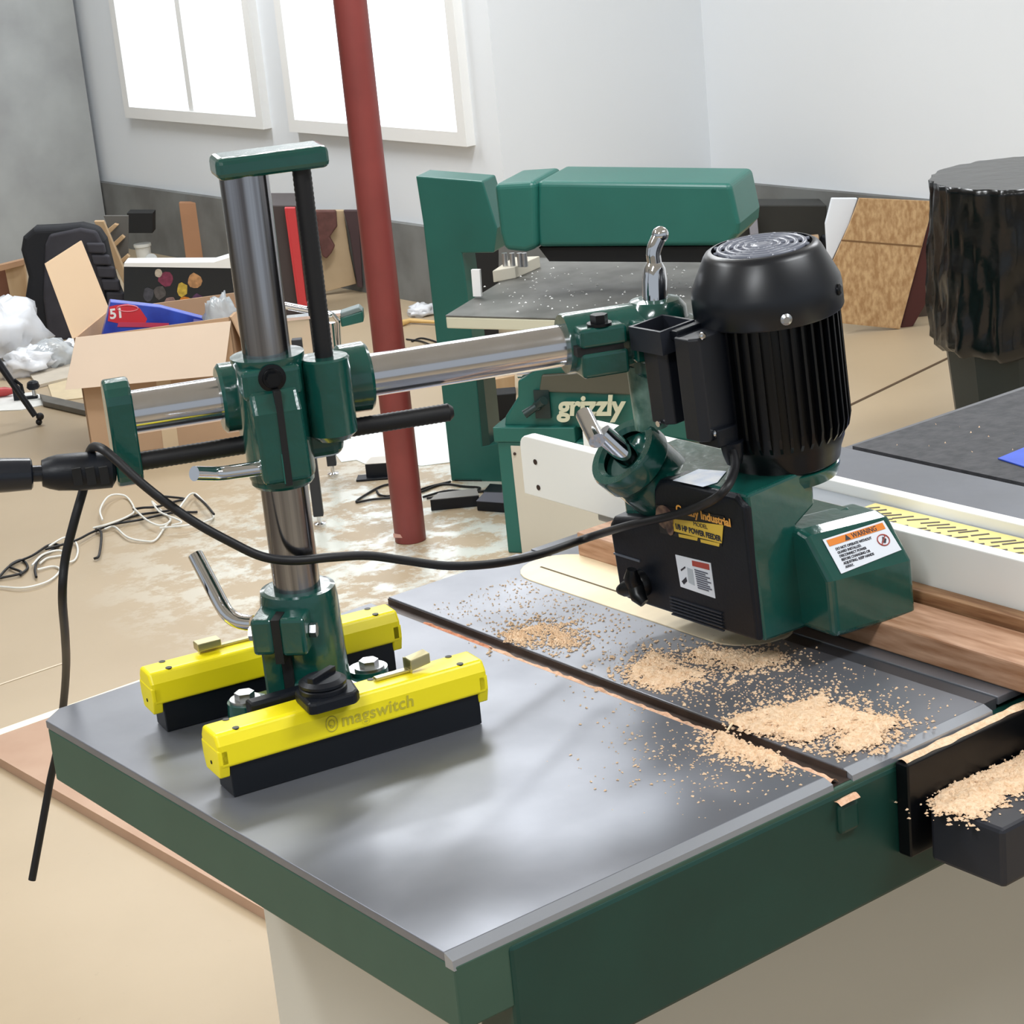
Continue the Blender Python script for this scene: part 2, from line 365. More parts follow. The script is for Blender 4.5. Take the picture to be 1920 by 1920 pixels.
while y > -.9:
    for k in range(2):
        x0 = fx0+.026+k*.022+random.uniform(0, .006)
        mb.box(Fr((x0, y, zs), random.uniform(-48, -34)), 0, random.uniform(.016, .026), -.0017, .0017, 0, .0004)
    y -= random.uniform(.010, .018)
o = meshobj('scale_marking', mb, ink_s, fence); o['kind'] = 'stuff'

# workpieces
wz = .899
single('oak_board', MB().box(W, .442, .506, -.86, .118, T+.0008, wz), oak, 'long reddish oak board on the saw table under the feeder', 'board', bevel=.002)
single('backer_board', MB().box(W, .508, .5265, -.86, .05, T+.0008, zbk), oak2, 'narrow brown backer strip between the oak board and white fence', 'board', bevel=.0015)

# ------------------------------------------------------------------ magnetic base
ORI = V((-.0285, -.0564, T))
BF = Fr(ORI, -10)
mag = thing('magnetic_base', 'magnetic clamping base with two yellow and black bars under the feeder column', 'magnetic base', ORI)
def magbar(fr, x0, x1, y0, y1, name='magnet_bar'):
    b = meshobj(name, MB().box(fr, x0+.010, x1-.008, y0+.003, y1-.002, .0005, .036), anod, mag, .001)
    z0, z1 = .031, .0625
    prof = [(y0-.001, z0), (y0-.001, z1-.010), (y0+.005, z1), (y1-.005, z1), (y1+.001, z1-.010), (y1+.001, z0)]
    meshobj('yellow_housing', MB().prism([fr.w(x0, y, z) for y, z in prof], fr.ex*(x1-x0)), yellow, b, .003, 3)
    for xe, s in ((x0, 1), (x1, -1)):
        pe = [fr.w(xe-.0005*s, y, z) for y, z in ((y0+.003, z0-.010), (y0-.001, z0+.004), (y0-.001, z1-.014), (y1+.001, z1-.014), (y1+.001, z0+.004), (y1-.003, z0-.010))]
        meshobj('end_cap', MB().prism(pe, fr.ex*(.010*s)), yellow, b, .0015)
        meshobj('end_screw', MB().lathe(fr.w(xe-.001*s, (y0+y1)/2, .032), fr.ex*s, [(.0018, 0), (.0018, .003)], 10), black_md, b)
    for x, y in ((x0+.022, y0+.008), (x0+.022, y1-.008), (x1-.022, y0+.008), (x1-.022, y1-.008), ((x0+x1)/2-.012, y0+.008), ((x0+x1)/2+.03, y1-.01)):
        meshobj('socket_screw', MB().lathe(fr.w(x, y, z1-.001), (0, 0, 1), [(.0032, 0), (.0032, .0014)], 12), mat('screw_black_oxide', (36, 34, 20), .5), b)
    # stainless engagement arm lying along the top, with turned-up tab
    return b
F1 = Fr((-.1692, -.1437, T), -9.3); F2 = Fr((-.1362, .0368, T), -10.6)
b1 = magbar(F1, -.010, .2567, -.0015, .038)
b2 = magbar(F2, -.010, .2500, -.0015, .034)
tabm = mat('stainless_tab', (205, 195, 150), .3, .8)
meshobj('switch_arm', MB().box(F1, .155, .192, .018, .026, .0632, .0660).box(F1, .188, .190, .014, .030, .064, .075).prism([F1.w(.188, .012, .066), F1.w(.208, .012, .069), F1.w(.208, .026, .069), F1.w(.188, .026, .066)], (0, 0, .010)), tabm, b1, .0008)
meshobj('switch_arm', MB().box(F2, .05, .12, .022, .028, .0632, .0655).prism([F2.w(.046, .016, .066), F2.w(.070, .016, .066), F2.w(.070, .030, .066), F2.w(.046, .030, .066)], (0, 0, .008)), tabm, b2, .0008)
p = F1.at(610, 1377, 1, -.0026); q = F1.at(722, 1337, 1, -.0026)
grey_ink = mat('laser_grey', (196, 184, 56), .5)
text('lettering', 'magswitch', F1.at(641, 1362, 1, -.0028), F1.ex, F1.ez, .0165, grey_ink, b1, off=.0002, shear=.05, spc=1.05)
mb = MB(); lc = F1.at(622, 1357, 1, -.0028)
for r, h in ((.0072, 0), (.0036, 0)):
    ring = []
    for i in range(25): q = 2*math.pi*i/24; ring.append(lc+(F1.ex*math.cos(q)*r*.8+F1.ez*math.sin(q)*r))
    mb.tube(ring, .0005, 6)
mb.tube([lc+F1.ex*-.0036, lc+F1.ez*-.003+F1.ex*.0018], .0005, 6)
meshobj('logo', mb, grey_ink, b1)
# cross bar, plate and black thumb knob
meshobj('cross_bar', MB().box(F1, .040, .122, .040, .056, .050, .066).box(F1, .050, .11, .036, .060, .03, .052), black_pl, mag, .003)
meshobj('clamp_plate', MB().prism([F1.w(x, y, .063) for x, y in ((.073, -.016), (.080, -.019), (.118, -.019), (.124, -.013), (.129, .012), (.122, .026), (.084, .030), (.076, .022))], (0, 0, .012)), black_pl, mag, .003)
kc = F1.w(.098, .006, .068)
mb = MB(); mb.lathe(kc, (0, 0, 1), [(.019, .004), (.0215, .006), (.0215, .011), (.019, .013), (.0215, .0135), (.0215, .016), (.017, .019)], 30)
mb.box(Fr(kc, 20), -.017, .017, -.0035, .0035, .018, .024)
meshobj('knob', mb, black_pl, mag, .0008)

# ------------------------------------------------------------------ power feeder
pf = thing('power_feeder', 'green and black power feeder with chrome arm and finned motor over the saw', 'power feeder', ORI)
A0 = V((-.0285, -.0564, 0))
CF = Fr(A0, 45)            # its -ex points at the clamp lugs of the foot
# foot casting
CAST = MB(); zb = T+.028
CAST.lathe(A0+V((0, 0, zb)), (0, 0, 1), [(.040, 0), (.0385, .03), (.0365, .10), (.035, 1.008-zb), (.031, 1.009-zb)], 40)
foot = meshobj('foot_casting', CAST, green, pf)
mb = MB()
mb.box(CF, -.060, -.012, -.0175, .0060, .962, .999).box(CF, -.060, -.012, .0130, .033, .964, .999)
meshobj('clamp_lug', mb, green, foot, .004, 3)
meshobj('foot_skirt', MB().box(CF, -.044, -.0, -.026, .004, zb, .93).box(CF, -.044, -.0, .012, .031, zb, .965), green, foot, .003)
meshobj('clamp_slit', MB().box(CF, -.0585, -.020, .0055, .0135, .955, .9975).box(CF, -.043, -.018, .0035, .0125, .925, .958).box(CF, -.043, -.018, .0035, .0125, .90, .925), black_md, foot)
mb = MB()
for x, y in ((-.062, .004), (.062, .004)): mb.cyl(BF.w(x, y, .0005), BF.w(x, y, .040), .021, .019)
mb.box(BF, -.062, .062, -.022, .028, .014, .036)
meshobj('foot_flange', mb, green, foot, .003)
for x, y in ((-.064, .004), (.062, .0)):
    mb = MB().lathe(BF.w(x, y, .040), (0, 0, 1), [(.0145, 0), (.0145, .003)], 24).hexb(BF.w(x, y, .043), (0, 0, 1), .0095, .006)
    meshobj('flange_bolt', mb, zinc, foot)
p = CF.w(-.042, .033, .980)
meshobj('lug_bolt', MB().hexb(p, CF.ey, .007, .006), zinc, foot); p = CF.w(-.040, -.0180, .980)
meshobj('lug_bolt', MB().hexb(p, -CF.ey, .007, .006), zinc, foot)
# low chrome lever
lv = CF.w(-.038, .024, .974)
L2 = W.at(432, 1166, 2, .972)
Lq = W.at(366, 1040, 0, L2.x+.0)
meshobj('lock_lever', MB().tube(bend([W.at(474, 1168, 2, .972), L2, L2+(Lq-L2)], .018), .0075, 16), chrome, pf)
# column
COLT = 1.405
meshobj('column', MB().cyl(A0+V((0, 0, 1.0)), A0+V((0, 0, COLT)), .0218, n=48), steel_c, pf)
# cross casting in the arm's frame
AF = Fr(A0, -22); ZA = 1.185; OV = .052
mb = MB()
mb.box(AF, -.030, .0235, -.034, .03, 1.198, 1.226)
mb.prism([AF.w(-.026, -.034, 1.208), AF.w(-.026, -.046, 1.188), AF.w(-.024, -.046, 1.122), AF.w(-.024, .0, 1.122), AF.w(-.026, .0, 1.208)], AF.ex*.045)
cc = meshobj('cross_casting', mb, green, pf, .005, 3)
mb = MB().lathe(A0+V((0, 0, 1.118)), (0, 0, 1), [(.030, 0), (.031, .004), (.031, .104), (.0335, .110), (.0335, .114)], 40)
meshobj('column_sleeve', mb, green, cc)
mb = MB()
a0 = AF.w(-.042, OV, ZA); mb.lathe(a0, AF.ex, [(.029, 0), (.0325, .003), (.0325, .018), (.029, .022), (.029, .112), (.0325, .116), (.033, .139), (.0305, .142)], 40)
meshobj('arm_sleeve', mb, green, cc)
meshobj('web', MB().box(AF, -.028, .062, -.0, .06, 1.125, 1.205), green, cc, .012, 4)
mb = MB().lathe(AF.w(.0505, -.006, 1.146), (0, 0, 1), [(.016, 0), (.0225, .006), (.0225, .075), (.021, .077)], 32).box(AF, .01, .066, -.006, .03, 1.143, 1.212)
meshobj('screw_boss', mb, green, cc)
meshobj('clamp_slit', MB().box(AF, -.0045, .0015, -.0468, -.02, 1.120, 1.207), black_md, cc)
meshobj('slit_seam', MB().box(AF, -.0055, -.0044, -.0467, -.02, 1.122, 1.150), green_m, cc)
sc = AF.w(-.003, -.034, 1.217)
meshobj('set_screw', MB().lathe(sc, -AF.ey, [(.0125, -.001), (.0125, .0006), (.009, .0012), (.0085, .003)], 24).hexb(sc-AF.ey*.002, -AF.ey, .0065, .006), black_gl, cc)
mb = MB(); 
meshobj('lower_collar', MB().lathe(A0+V((0, 0, 1.110)), (0, 0, 1), [(.0265, 0), (.029, .003), (.029, .010)], 36), green, cc)
# chrome lever through the cross casting
pL = AF.w(-.02, -.01, 1.092)
q1 = sight(480, 880, AF.w(0, -.03, 0), AF.ey); q2 = sight(408, 889, AF.w(0, -.03, 0), AF.ey); q3 = sight(364, 888, AF.w(0, -.045, 0), AF.ey)
meshobj('lock_lever', MB().tube(bend([q1+AF.ex*.02, q2, q3], .008), [.0062]*8 if False else .0068, 16), chrome, pf)
# arm tube
meshobj('arm_tube', MB().cyl(AF.w(-.132, OV, ZA), AF.w(.335, OV, ZA), .0203, n=48), steel, pf)
# end plate
mb = MB(); pts = []
for i in range(9): q = math.pi*i/8; pts.append(AF.w(-.146, OV+.024*math.cos(q), ZA+.014+.020*math.sin(q)))
for i in range(9): q = math.pi+math.pi*i/8; pts.append(AF.w(-.146, OV+.024*math.cos(q), 1.140-.008+.014*math.sin(q)))
mb.prism(pts, AF.ex*.024)
meshobj('end_plate', mb, green, pf, .003, 3)
# traverse screw under the arm in black bellows tube
zr1 = AF.loc(AF.at(270, 868, 1, OV-.012))[2]; zr2 = AF.loc(AF.at(835, 774, 1, OV-.012))[2]
e = AF.at(852, 771, 1, OV-.012); el = AF.loc(e)
def rod(name, a, b, r, pitch=.0022):
    mb = MB(); a = V(a); b = V(b); n = int((b-a).length/pitch); prof = []
    for i in range(n+1):
        prof.append((r*(1 if i % 2 else .95), (b-a).length*i/n))
    prof.append((r*.6, (b-a).length+r*.5)); mb.lathe(a, b-a, prof, 20); return meshobj(name, mb, black_ru, pf)
rod('traverse_screw_cover', AF.w(-.124, OV-.012, zr1+.002), AF.w(el[0]-.006, OV-.012, zr2), .0088)
rod('lift_screw_cover', AF.w(.0505, -.006, 1.21), AF.w(.0505, -.006, COLT-.01), .0086)
meshobj('column_cap', MB().box(AF, -.026, .074, -.024, .024, COLT-.012, COLT+.008), green, pf, .006, 3)
# crank handle on the traverse screw
k0 = AF.w(-.146, OV-.012, zr1-.002); hx = AF.at(150, 884, 1, OV-.012)-k0; hx.normalize()
mb = MB().lathe(k0, hx, [(.010, 0), (.0165, .004), (.0175, .030), (.0165, .052), (.0145, .060), (.0120, .066)], 28)
ck = meshobj('crank_hub', mb, black_pl, pf)
meshobj('crank_grip', MB().lathe(k0+hx*.066, hx, [(.0075, 0), (.0075, .008), (.0125, .0085), (.0145, .010), (.0155, .03), (.0165, .075), (.014, .105), (.009, .11)], 28), mat('crank_grip_gloss', (24, 28, 36), .25), ck)
mb = MB()
for k in range(3): mb.box(Fr(k0+hx*(.012+k*.012), -22), -.004, .004, -.0195, -.015, -.008, .008)
meshobj('hub_rib', mb, black_md, ck)
# arm head casting
hc = meshobj('head_casting', MB().lathe(AF.w(.292, OV, ZA+.001), AF.ex, [(.0285, 0), (.0295, .002), (.0295, .085), (.028, .10)], 40), green, pf)
meshobj('clamp_lug', MB().box(AF, .297, .344, .008, .038, ZA+.003, ZA+.022).box(AF, .297, .344, .008, .038, ZA-.026, ZA-.002).box(AF, .352, .366, .014, .05, ZA-.02, ZA+.020), green, hc, .0035, 3)
meshobj('clamp_slit', MB().box(AF, .2935, .340, .0105, .035, ZA-.004, ZA+.005), black_md, hc)
bo = AF.w(.320, .019, ZA+.022)
meshobj('lug_bolt', MB().lathe(bo, (0, 0, 1), [(.012, 0), (.012, .0025)], 24).hexb(bo+V((0, 0, .0025)), (0, 0, 1), .0085, .008), black_gl, hc)
HU = .388
mb = MB().lathe(AF.w(HU, OV, ZA-.040), (0, 0, 1), [(.028, 0), (.031, .004), (.032, .050), (.030, .064), (.024, .071), (.016, .073)], 40)
meshobj('head_hub', mb, green, hc)
meshobj('hub_arm', MB().box(AF, .362, .43, OV-.028, OV+.01, ZA-.028, ZA+.012), green, hc, .008, 4)
# chrome lock lever on the hub
c0 = AF.w(HU-.001, OV-.004, ZA+.030); ct = sight(1227, 492, c0, AF.ey)
mb = MB().lathe(c0, (ct-c0), [(.0122, 0), (.0122, (ct-c0).length*.55), (.0105, (ct-c0).length*.85), (.0075, (ct-c0).length)], 28)
lvv = meshobj('lock_lever', mb, chrome, pf)
pb = [ct, sight(1224, 470, c0, AF.ey), sight(1238, 440, c0, AF.ey)]
meshobj('lever_handle', MB().tube(bend(pb, .006), .0072, 16).ball(pb[-1], .0082, 18), chrome, lvv)
# hanging post
p1 = sight(1206, 690, AF.w(0, OV, 0), AF.ey); p2 = sight(1222, 800, AF.w(0, OV, 0), AF.ey)
meshobj('drop_post', MB().cyl(V((p1.x, p1.y, ZA-.03)), V((p2.x, p2.y, p2.z)), .0165), mat('green_wrinkle_enamel', (58, 98, 86), .3, rgb2=(110, 140, 128), vs=60, bump=.5, bs=120), hc)
# swivel barrel
sw0 = sight(1166, 846, AF.w(0, OV-.005, 0), AF.ey); sdir = (rt*.66-up*.52+fw*.54).normalized()
sb = meshobj('swivel_barrel', MB().lathe(sw0, sdir, [(.026, .004), (.030, 0), (.038, 0), (.0395, .003), (.0395, .022), (.036, .026), (.036, .12)], 44, capb=False), green, pf)
meshobj('barrel_socket', MB().lathe(sw0+sdir*.012, sdir, [(.029, 0), (.029, .004)], 32), green_d2, sb)
meshobj('pivot_boss', MB().ball(sw0+sdir*.045+V((0, 0, .022)), .021, 20, (1, 1, 1.2)), green, sb)
s1 = sw0+sdir*.013; s2 = sight(1128, 812, s1, fw)-fw*.012
mb = MB().tube([s1, s2], [.0125, .0095], 20)
sl = meshobj('swivel_lever', mb, chrome, pf)
h1 = sight(1096, 776, s2, fw)+fw*.012; h2 = sight(1118, 828, s2, fw)-fw*.022
meshobj('lever_handle', MB().cyl(h1, h2, .0085, n=24), chrome, sl)
# --- feeder head, leaning a few degrees
HF = Fr((.325, -.302, .903), 0, 4)
body = MB()
body.box(HF, .010, .145, .010, .200, .004, .088)
body.prism([HF.w(x, y, z) for x, y, z in ((.004, 0, 0), (.062, 0, -.006), (.062, 0, .100), (.088, 0, .112), (.090, 0, .150), (.004, 0, .150))], HF.ey*.10)
body.box(HF, .012, .092, .095, .195, .085, .1464)
gb = meshobj('gearbox_body', body, green, pf, .003)
prof = [(.03, .100), (-.006, .0985), (-.0185, .0945), (-.0445, .0535), (-.0435, -.006), (.03, -.004)]
vs = [HF.w(.055, y, z) for y, z in prof]+[HF.w(.165, y-.003, z-.016) for y, z in prof]
n = len(prof); mb = MB().add(vs, [list(range(n)), list(range(2*n-1, n-1, -1))]+[((i+1) % n, i, i+n, (i+1) % n+n) for i in range(n)])
for i in range(len(mb.f)): mb.f[i] = mb.f[i]
cg = meshobj('chain_guard', mb, green, pf, .007, 4)
import bmesh
def fixn(o):
    bm = bmesh.new(); bm.from_mesh(o.data); bmesh.ops.recalc_face_normals(bm, faces=bm.faces); bm.to_mesh(o.data); bm.free()
fixn(cg)
# warning label on the sloping face
sp0 = V(vs[2]); sn = (V(vs[3])-V(vs[2])).cross(V(vs[n+2])-V(vs[2])).normalized()
if sn.dot(CAM-sp0) < 0: sn = -sn
def onslope(x, y, h=.0006): return sight(x, y, sp0+sn*h, sn)
c4 = [onslope(*c) for c in ((1542, 1012), (1656, 976), (1690, 1031), (1577, 1076))]
lb = meshobj('warning_label', MB().prism(c4, sn*.0005), lab_w, cg)
ex_ = (c4[1]-c4[0]).normalized(); ey_ = (c4[0]-c4[3]).normalized(); wd = (c4[1]-c4[0]).length; hg = (c4[0]-c4[3]).length
def lp(u, v, h=.0008): return c4[3]+ex_*(u*wd)+ey_*(v*hg)+sn*h
meshobj('label_band', MB().prism([lp(.04, .77), lp(.96, .77), lp(.96, .95), lp(.04, .95)], sn*.0002), lab_o, lb)
text('lettering', 'WARNING', lp(.42, .795, .0011), ex_, ey_, hg*.19, ink, lb, .0001, .0001)
meshobj('warning_triangle', MB().prism([lp(.30, .79, .0011), lp(.39, .79, .0011), lp(.345, .94, .0011)], sn*.0002), ink, lb)
for i, s in enumerate(('DO NOT OPERATE WITHOUT', 'GUARD INSTALLED.', 'DISCONNECT POWER', 'BEFORE CHANGING OR', 'ADJUSTING. KEEP HANDS', 'AWAY.')):
    text('lettering', s, lp(.10, .62-i*.105, .0009), ex_, ey_, hg*.098, ink, lb, .0001, .0001)
ring = [lp(.84+.09*math.cos(q*math.pi/12), .50+.155*math.sin(q*math.pi/12), .001) for q in range(25)]
meshobj('prohibition_mark', MB().tube(ring, .0006, 6).tube([lp(.78, .39, .001), lp(.90, .61, .001)], .0006, 6), lab_r, lb)
meshobj('hand_symbol', MB().prism([lp(.80, .45, .0008), lp(.85, .40, .0008), lp(.89, .50, .0008), lp(.85, .60, .0008), lp(.83, .52, .0008)], sn*.0002), ink, lb)
# black gear cover
cp = [(.002, .000), (.197, .000), (.2065, .010), (.2085, .080), (.200, .090), (.140, .101), (.134, .106), (.131, .134), (.121, .144), (.108, .147), (.012, .149), (.0, .140)]
cv = meshobj('gear_cover', MB().prism([HF.w(-.001, y, z) for y, z in cp], HF.ex*.034), black_pl, pf, .005, 4)
meshobj('cover_seam', MB().box(HF, -.0022, -.001, .165, .205, .0485, .0505), mat('seam_grey', (82, 88, 98), .4), cv)
mb = MB()
for i in range(6): mb.box(HF, -.003, -.0005, .050, .125, .020-i*.0036-.001, .020-i*.0036+.0003)
meshobj('cooling_rib', mb, mat('rib_plastic', (40, 44, 52), .4), cv)['kind'] = 'stuff'
# selector knob
kc = HF.at(1206, 1092, 0, 0)
kb = MB().lathe(kc, -HF.ex, [(.014, .0), (.014, .006), (.012, .009)], 24)
kn = meshobj('selector_knob', kb, black_gl, pf)
mb = MB()
for q in (100, 220, 340):
    d = HF.ey*math.cos(math.radians(q))+HF.ez*math.sin(math.radians(q)); mb.tube([kc-HF.ex*.010, kc-HF.ex*.016+d*.012, kc-HF.ex*.015+d*.021], [.010, .008, .005], 14)
meshobj('knob_lobe', mb, black_gl, kn)
# maker's label
def cvp(x, y, h=.0016): return HF.at(x, y, 0, -h)
c5 = [cvp(*c) for c in ((1229, 946), (1357, 968), (1353, 1025), (1238, 999))]
ml = meshobj('maker_label', MB().prism(c5, HF.ex*.0006), mat('label_black', (22, 20, 24), .35), pf)
ex5 = -HF.ey
text('lettering', 'Grizzly Industrial', cvp(1268, 960, .0019), ex5, HF.ez, .0112, mat('label_gold', (236, 170, 80), .4), ml, .0001, .0004)
meshobj('gold_panel', MB().prism([cvp(*c, .002) for c in ((1262, 973), (1356, 985), (1353, 1019), (1256, 994))], HF.ex*.0004), lab_y, ml)
text('lettering', 'MODEL', cvp(1300, 985, .0024), ex5, HF.ez, .006, ink, ml, .0001)
text('lettering', '1/8 HP POWER FEEDER', cvp(1266, 991, .0024), ex5, HF.ez, .0078, ink, ml, .0001, .0003, sx=.82)
meshobj('gold_strip', MB().prism([cvp(*c, .0022) for c in ((1272, 1001), (1308, 1008), (1307, 1014), (1273, 1007))], HF.ex*.0004).prism([cvp(*c, .0022) for c in ((1313, 1011), (1349, 1019), (1348, 1025), (1314, 1017))], HF.ex*.0004), lab_y, ml)
bc = cvp(1246, 970, .0022)
meshobj('emblem', MB().lathe(bc, -HF.ex, [(.0125, -.0006), (.0125, .0004)], 20).ball(bc+HF.ey*-.006+HF.ez*-.010, .006, 10, (.2, 1, 1.3)), mat('emblem_brown', (158, 128, 105), .5, rgb2=(70, 50, 48), vs=90), ml)
c6 = [cvp(*c) for c in ((1266, 1040), (1332, 1056), (1341, 1122), (1276, 1100))]
il = meshobj('instruction_label', MB().prism(c6, HF.ex*.0006), lab_w, pf)
meshobj('label_band', MB().prism([cvp(*c, .002) for c in ((1297, 1051), (1329, 1058), (1330, 1069), (1298, 1061))], HF.ex*.0003), lab_r, il)
mb = MB()
for i in range(9):
    a = cvp(1302+i*.8, 1068+i*4.2, .002); mb.box(Fr(a, -90), 0, random.uniform(.014, .022), -.0002, .0001, -.0006, .0006)
meshobj('fine_print', mb, mat('fine_print_grey', (90, 92, 105), .5), il)['kind'] = 'stuff'
meshobj('pictogram', MB().prism([cvp(*c, .002) for c in ((1276, 1068), (1284, 1062), (1285, 1065), (1277, 1071))], HF.ex*.0003).prism([cvp(*c, .002) for c in ((1278, 1090), (1286, 1082), (1288, 1090), (1282, 1096))], HF.ex*.0003), ink, il)
meshobj('pictogram', MB().prism([cvp(*c, .002) for c in ((1288, 1064), (1298, 1068), (1302, 1098), (1291, 1092))], HF.ex*.0003), mat('pictogram_grey', (178, 186, 194), .5), il)
# sheet label on the top plate
c7 = [HF.at(*c, 2, .1505) for c in ((1262, 901), (1310, 880), (1362, 884), (1345, 905), (1318, 913))]
meshobj('top_label', MB().prism(c7, HF.ez*.0004), mat('label_pale_blue', (198, 212, 236), .4, rgb2=(240, 244, 250), vs=50), gb)
# ---- motor
mo = HF.w(.098, .045, 0)
def mz(z): return mo+HF.ez*z
mr = meshobj('motor_flange', MB().lathe(mz(.132), HF.ez, [(.050, 0), (.0525, .008), (.0525, .012), (.049, .014)], 48), green, pf)
mb = MB().lathe(mz(.146), HF.ez, [(.051, 0), (.0535, .002), (.0555, .012), (.0595, .022), (.0605, .028), (.0605, .165), (.060, .167)], 60)
mbod = meshobj('motor_body', mb, black_gl, pf)
for i in range(40):
    q = 2*math.pi*i/40; d = HF.ex*math.cos(q)+HF.ey*math.sin(q); s_ = HF.ez.cross(d)
    c = mz(0); mb = MB()
    pts = [c+d*r+HF.ez*z for r, z in ((.058, .170), (.0655, .180), (.0678, .190), (.0672, .303), (.058, .303))]
    mb.prism([p-s_*.0013 for p in pts], s_*.0026)
    meshobj('cooling_fin', mb, black_gl, mbod)
cp_ = [(.0700, .296), (.0712, .298), (.0712, .318), (.0702, .325), (.0560, .3545), (.0535, .3580), (.0500, .3600), (.0475, .3604)]
mb = MB().lathe(mz(0), HF.ez, cp_+[(.0475, .3535)], 72, capt=False)
cap = meshobj('fan_cover', mb, mat('fan_cover_enamel', (13, 17, 24), .34), pf)
fixn(cap)
meshobj('fan_recess', MB().lathe(mz(.351), HF.ez, [(.046, 0), (.046, .003)], 40), black_md, cap)
gm = mat('grille_glare', (112, 116, 128), .3)  # black enamel bars, coloured light grey for the glare on them
for r in (.0085, .0165, .0245, .0325, .0405):
    pts = [mz(.3592)+(HF.ex*math.cos(i*math.pi/24)+HF.ey*math.sin(i*math.pi/24))*r for i in range(49)]
    meshobj('grille_ring', MB().tube(pts, .0027, 6), gm, cap)
for i in range(12):
    q = math.pi*i/6; d = HF.ex*math.cos(q)+HF.ey*math.sin(q)
    meshobj('grille_spoke', MB().tube([mz(.3592)+d*.006, mz(.3592)+d*.046], .002, 6), gm, cap)
meshobj('grille_hub', MB().lathe(mz(.356), HF.ez, [(.0085, 0), (.0085, .0055), (.006, .0062)], 20), gm, cap)
for (x, y) in ((1477, 598), (1574, 541)):
    cz = HF.loc(sight(x, y, mz(.3), fw))[2]
    best = None
    for i in range(360):
        q = math.radians(i); d = HF.ex*math.cos(q)+HF.ey*math.sin(q); P = mz(cz)+d*.071; v = P-CAM
        if d.dot(v) > .05: continue
        sx = 960+FPX*v.dot(rt)/v.dot(fw)
        if best is None or abs(sx-x) < best[0]: best = (abs(sx-x), d)
    d = best[1]; zc = .300 if x < 1500 else .310
    zc = HF.loc(sight(x, y, mz(0)+d*.071, d))[2] if abs(d.dot(fw)) > .3 else .318
    meshobj('cover_screw', MB().lathe(mz(zc)+d*.070, d, [(.0055, 0), (.0055, .0025), (.003, .0042)], 18), zinc if x < 1500 else black_gl, cap)
# switch and capacitor boxes on the motor's side
def jbox(x0, x1, y0, y1, z0, z1, name, lidz=None):
    pts = [(x0+.006, y0), (x1, y0), (x1, y1), (x0, y1), (x0, y0+.008)]
    return meshobj(name, MB().prism([HF.w(x, y, z0) for x, y in pts], HF.ez*(z1-z0)), mat('box_plastic', (24, 27, 34), .4, bump=.05), pf, .002, 3)
jb = jbox(-.004, .060, .040, .068, .196, .297, 'switch_box')
jc = jbox(-.006, .055, .084, .112, .207, .282, 'capacitor_box')
# open flared rim on the rear box
mb = MB()
z0_, z1_ = .280, .303
X0, X1, Y0, Y1 = -.012, .032, .076, .121
for (a1, b1_, c1, d1) in ((X0, X1, Y0, Y0+.003), (X0, X1, Y1-.003, Y1), (X0, X0+.003, Y0+.003, Y1-.003), (X1-.003, X1, Y0+.003, Y1-.003)):
    mb.box(HF, a1, b1_, c1, d1, z0_, z1_)
meshobj('box_rim', mb, mat('rim_plastic', (34, 37, 45), .4), jc)
meshobj('box_floor', MB().box(HF, X0+.003, X1-.003, Y0+.003, Y1-.003, z0_, z0_+.002), black_md, jc)
meshobj('rim_bridge', MB().box(HF, .0, .05, .066, .08, .292, .3015), black_pl, jc, .001)
for (x, y) in ((1316, 630), (1341, 813)):
    p = HF.at(x, y, 1, .0395); meshobj('box_screw', MB().lathe(p, -HF.ey, [(.0036, 0), (.0036, .002), (.002, .003)], 14), chrome, jb)
p = HF.at(1236, 794, 0, -.008); meshobj('box_screw', MB().lathe(p, -HF.ex, [(.003, 0), (.003, .002)], 14), chrome, jc)
# strain relief and power cord
sr = HF.at(1368, 822, 1, .036)
meshobj('strain_relief', MB().box(Fr(sr, 0), -.016, .014, -.002, .026, -.006, .012).lathe(sr+V((.004, .002, -.004)), (.1, 0, -1), [(.0115, 0), (.010, .012), (.0075, .022)], 18), black_pl, jb, .0015)
def near(px, py, fr, ax, val): return fr.at(px, py, ax, val)
cordp = [sr+V((.004, .002, -.008)), HF.at(1378, 878, 1, .016), HF.at(1356, 922, 1, -.002), HF.at(1315, 948, 0, -.012), HF.at(1255, 968, 0, -.014), HF.at(1180, 985, 0, -.02)]
def wp(px, py, depth):
    d = rt*(px-960)+up*(960-py)+fw*FPX; return CAM+d*(depth/FPX)
dlist = [(1100, 1009, 2.20), (1010, 1040, 2.14), (925, 1057, 2.09), (840, 1061, 2.05), (760, 1051, 2.02), (690, 1042, 1.99), (620, 1045, 1.96), (550, 1051, 1.94), (490, 1043, 1.93), (430, 1015, 1.92), (370, 982, 1.91), (315, 945, 1.905), (262, 903, 1.90), (215, 860, 1.90), (192, 842, 1.905), (176, 838, 1.93), (168, 850, 1.96), (163, 880, 1.97), (157, 915, 1.97), (140, 975, 1.97), (122, 1050, 1.98), (117, 1120, 1.99), (122, 1190, 2.08), (124, 1250, 2.2), (119, 1320, 2.3), (108, 1400, 2.34), (95, 1460, 2.36), (84, 1520, 2.37), (60, 1650, 2.38)]
cordp += [wp(*d) for d in dlist]
meshobj('power_cord', MB().tube(spline(cordp, 7), .0043, 12), black_ru, pf)
# rubber feed wheels under the head
for y in (.05, .15):
    c = HF.w(.13, y, .012)
    meshobj('feed_wheel', MB().lathe(HF.w(.125, y, .022), HF.ex, [(.020, 0), (.021, .002), (.021, .020), (.020, .022)], 28), mat('wheel_rubber', (150, 70, 50), .7), pf)

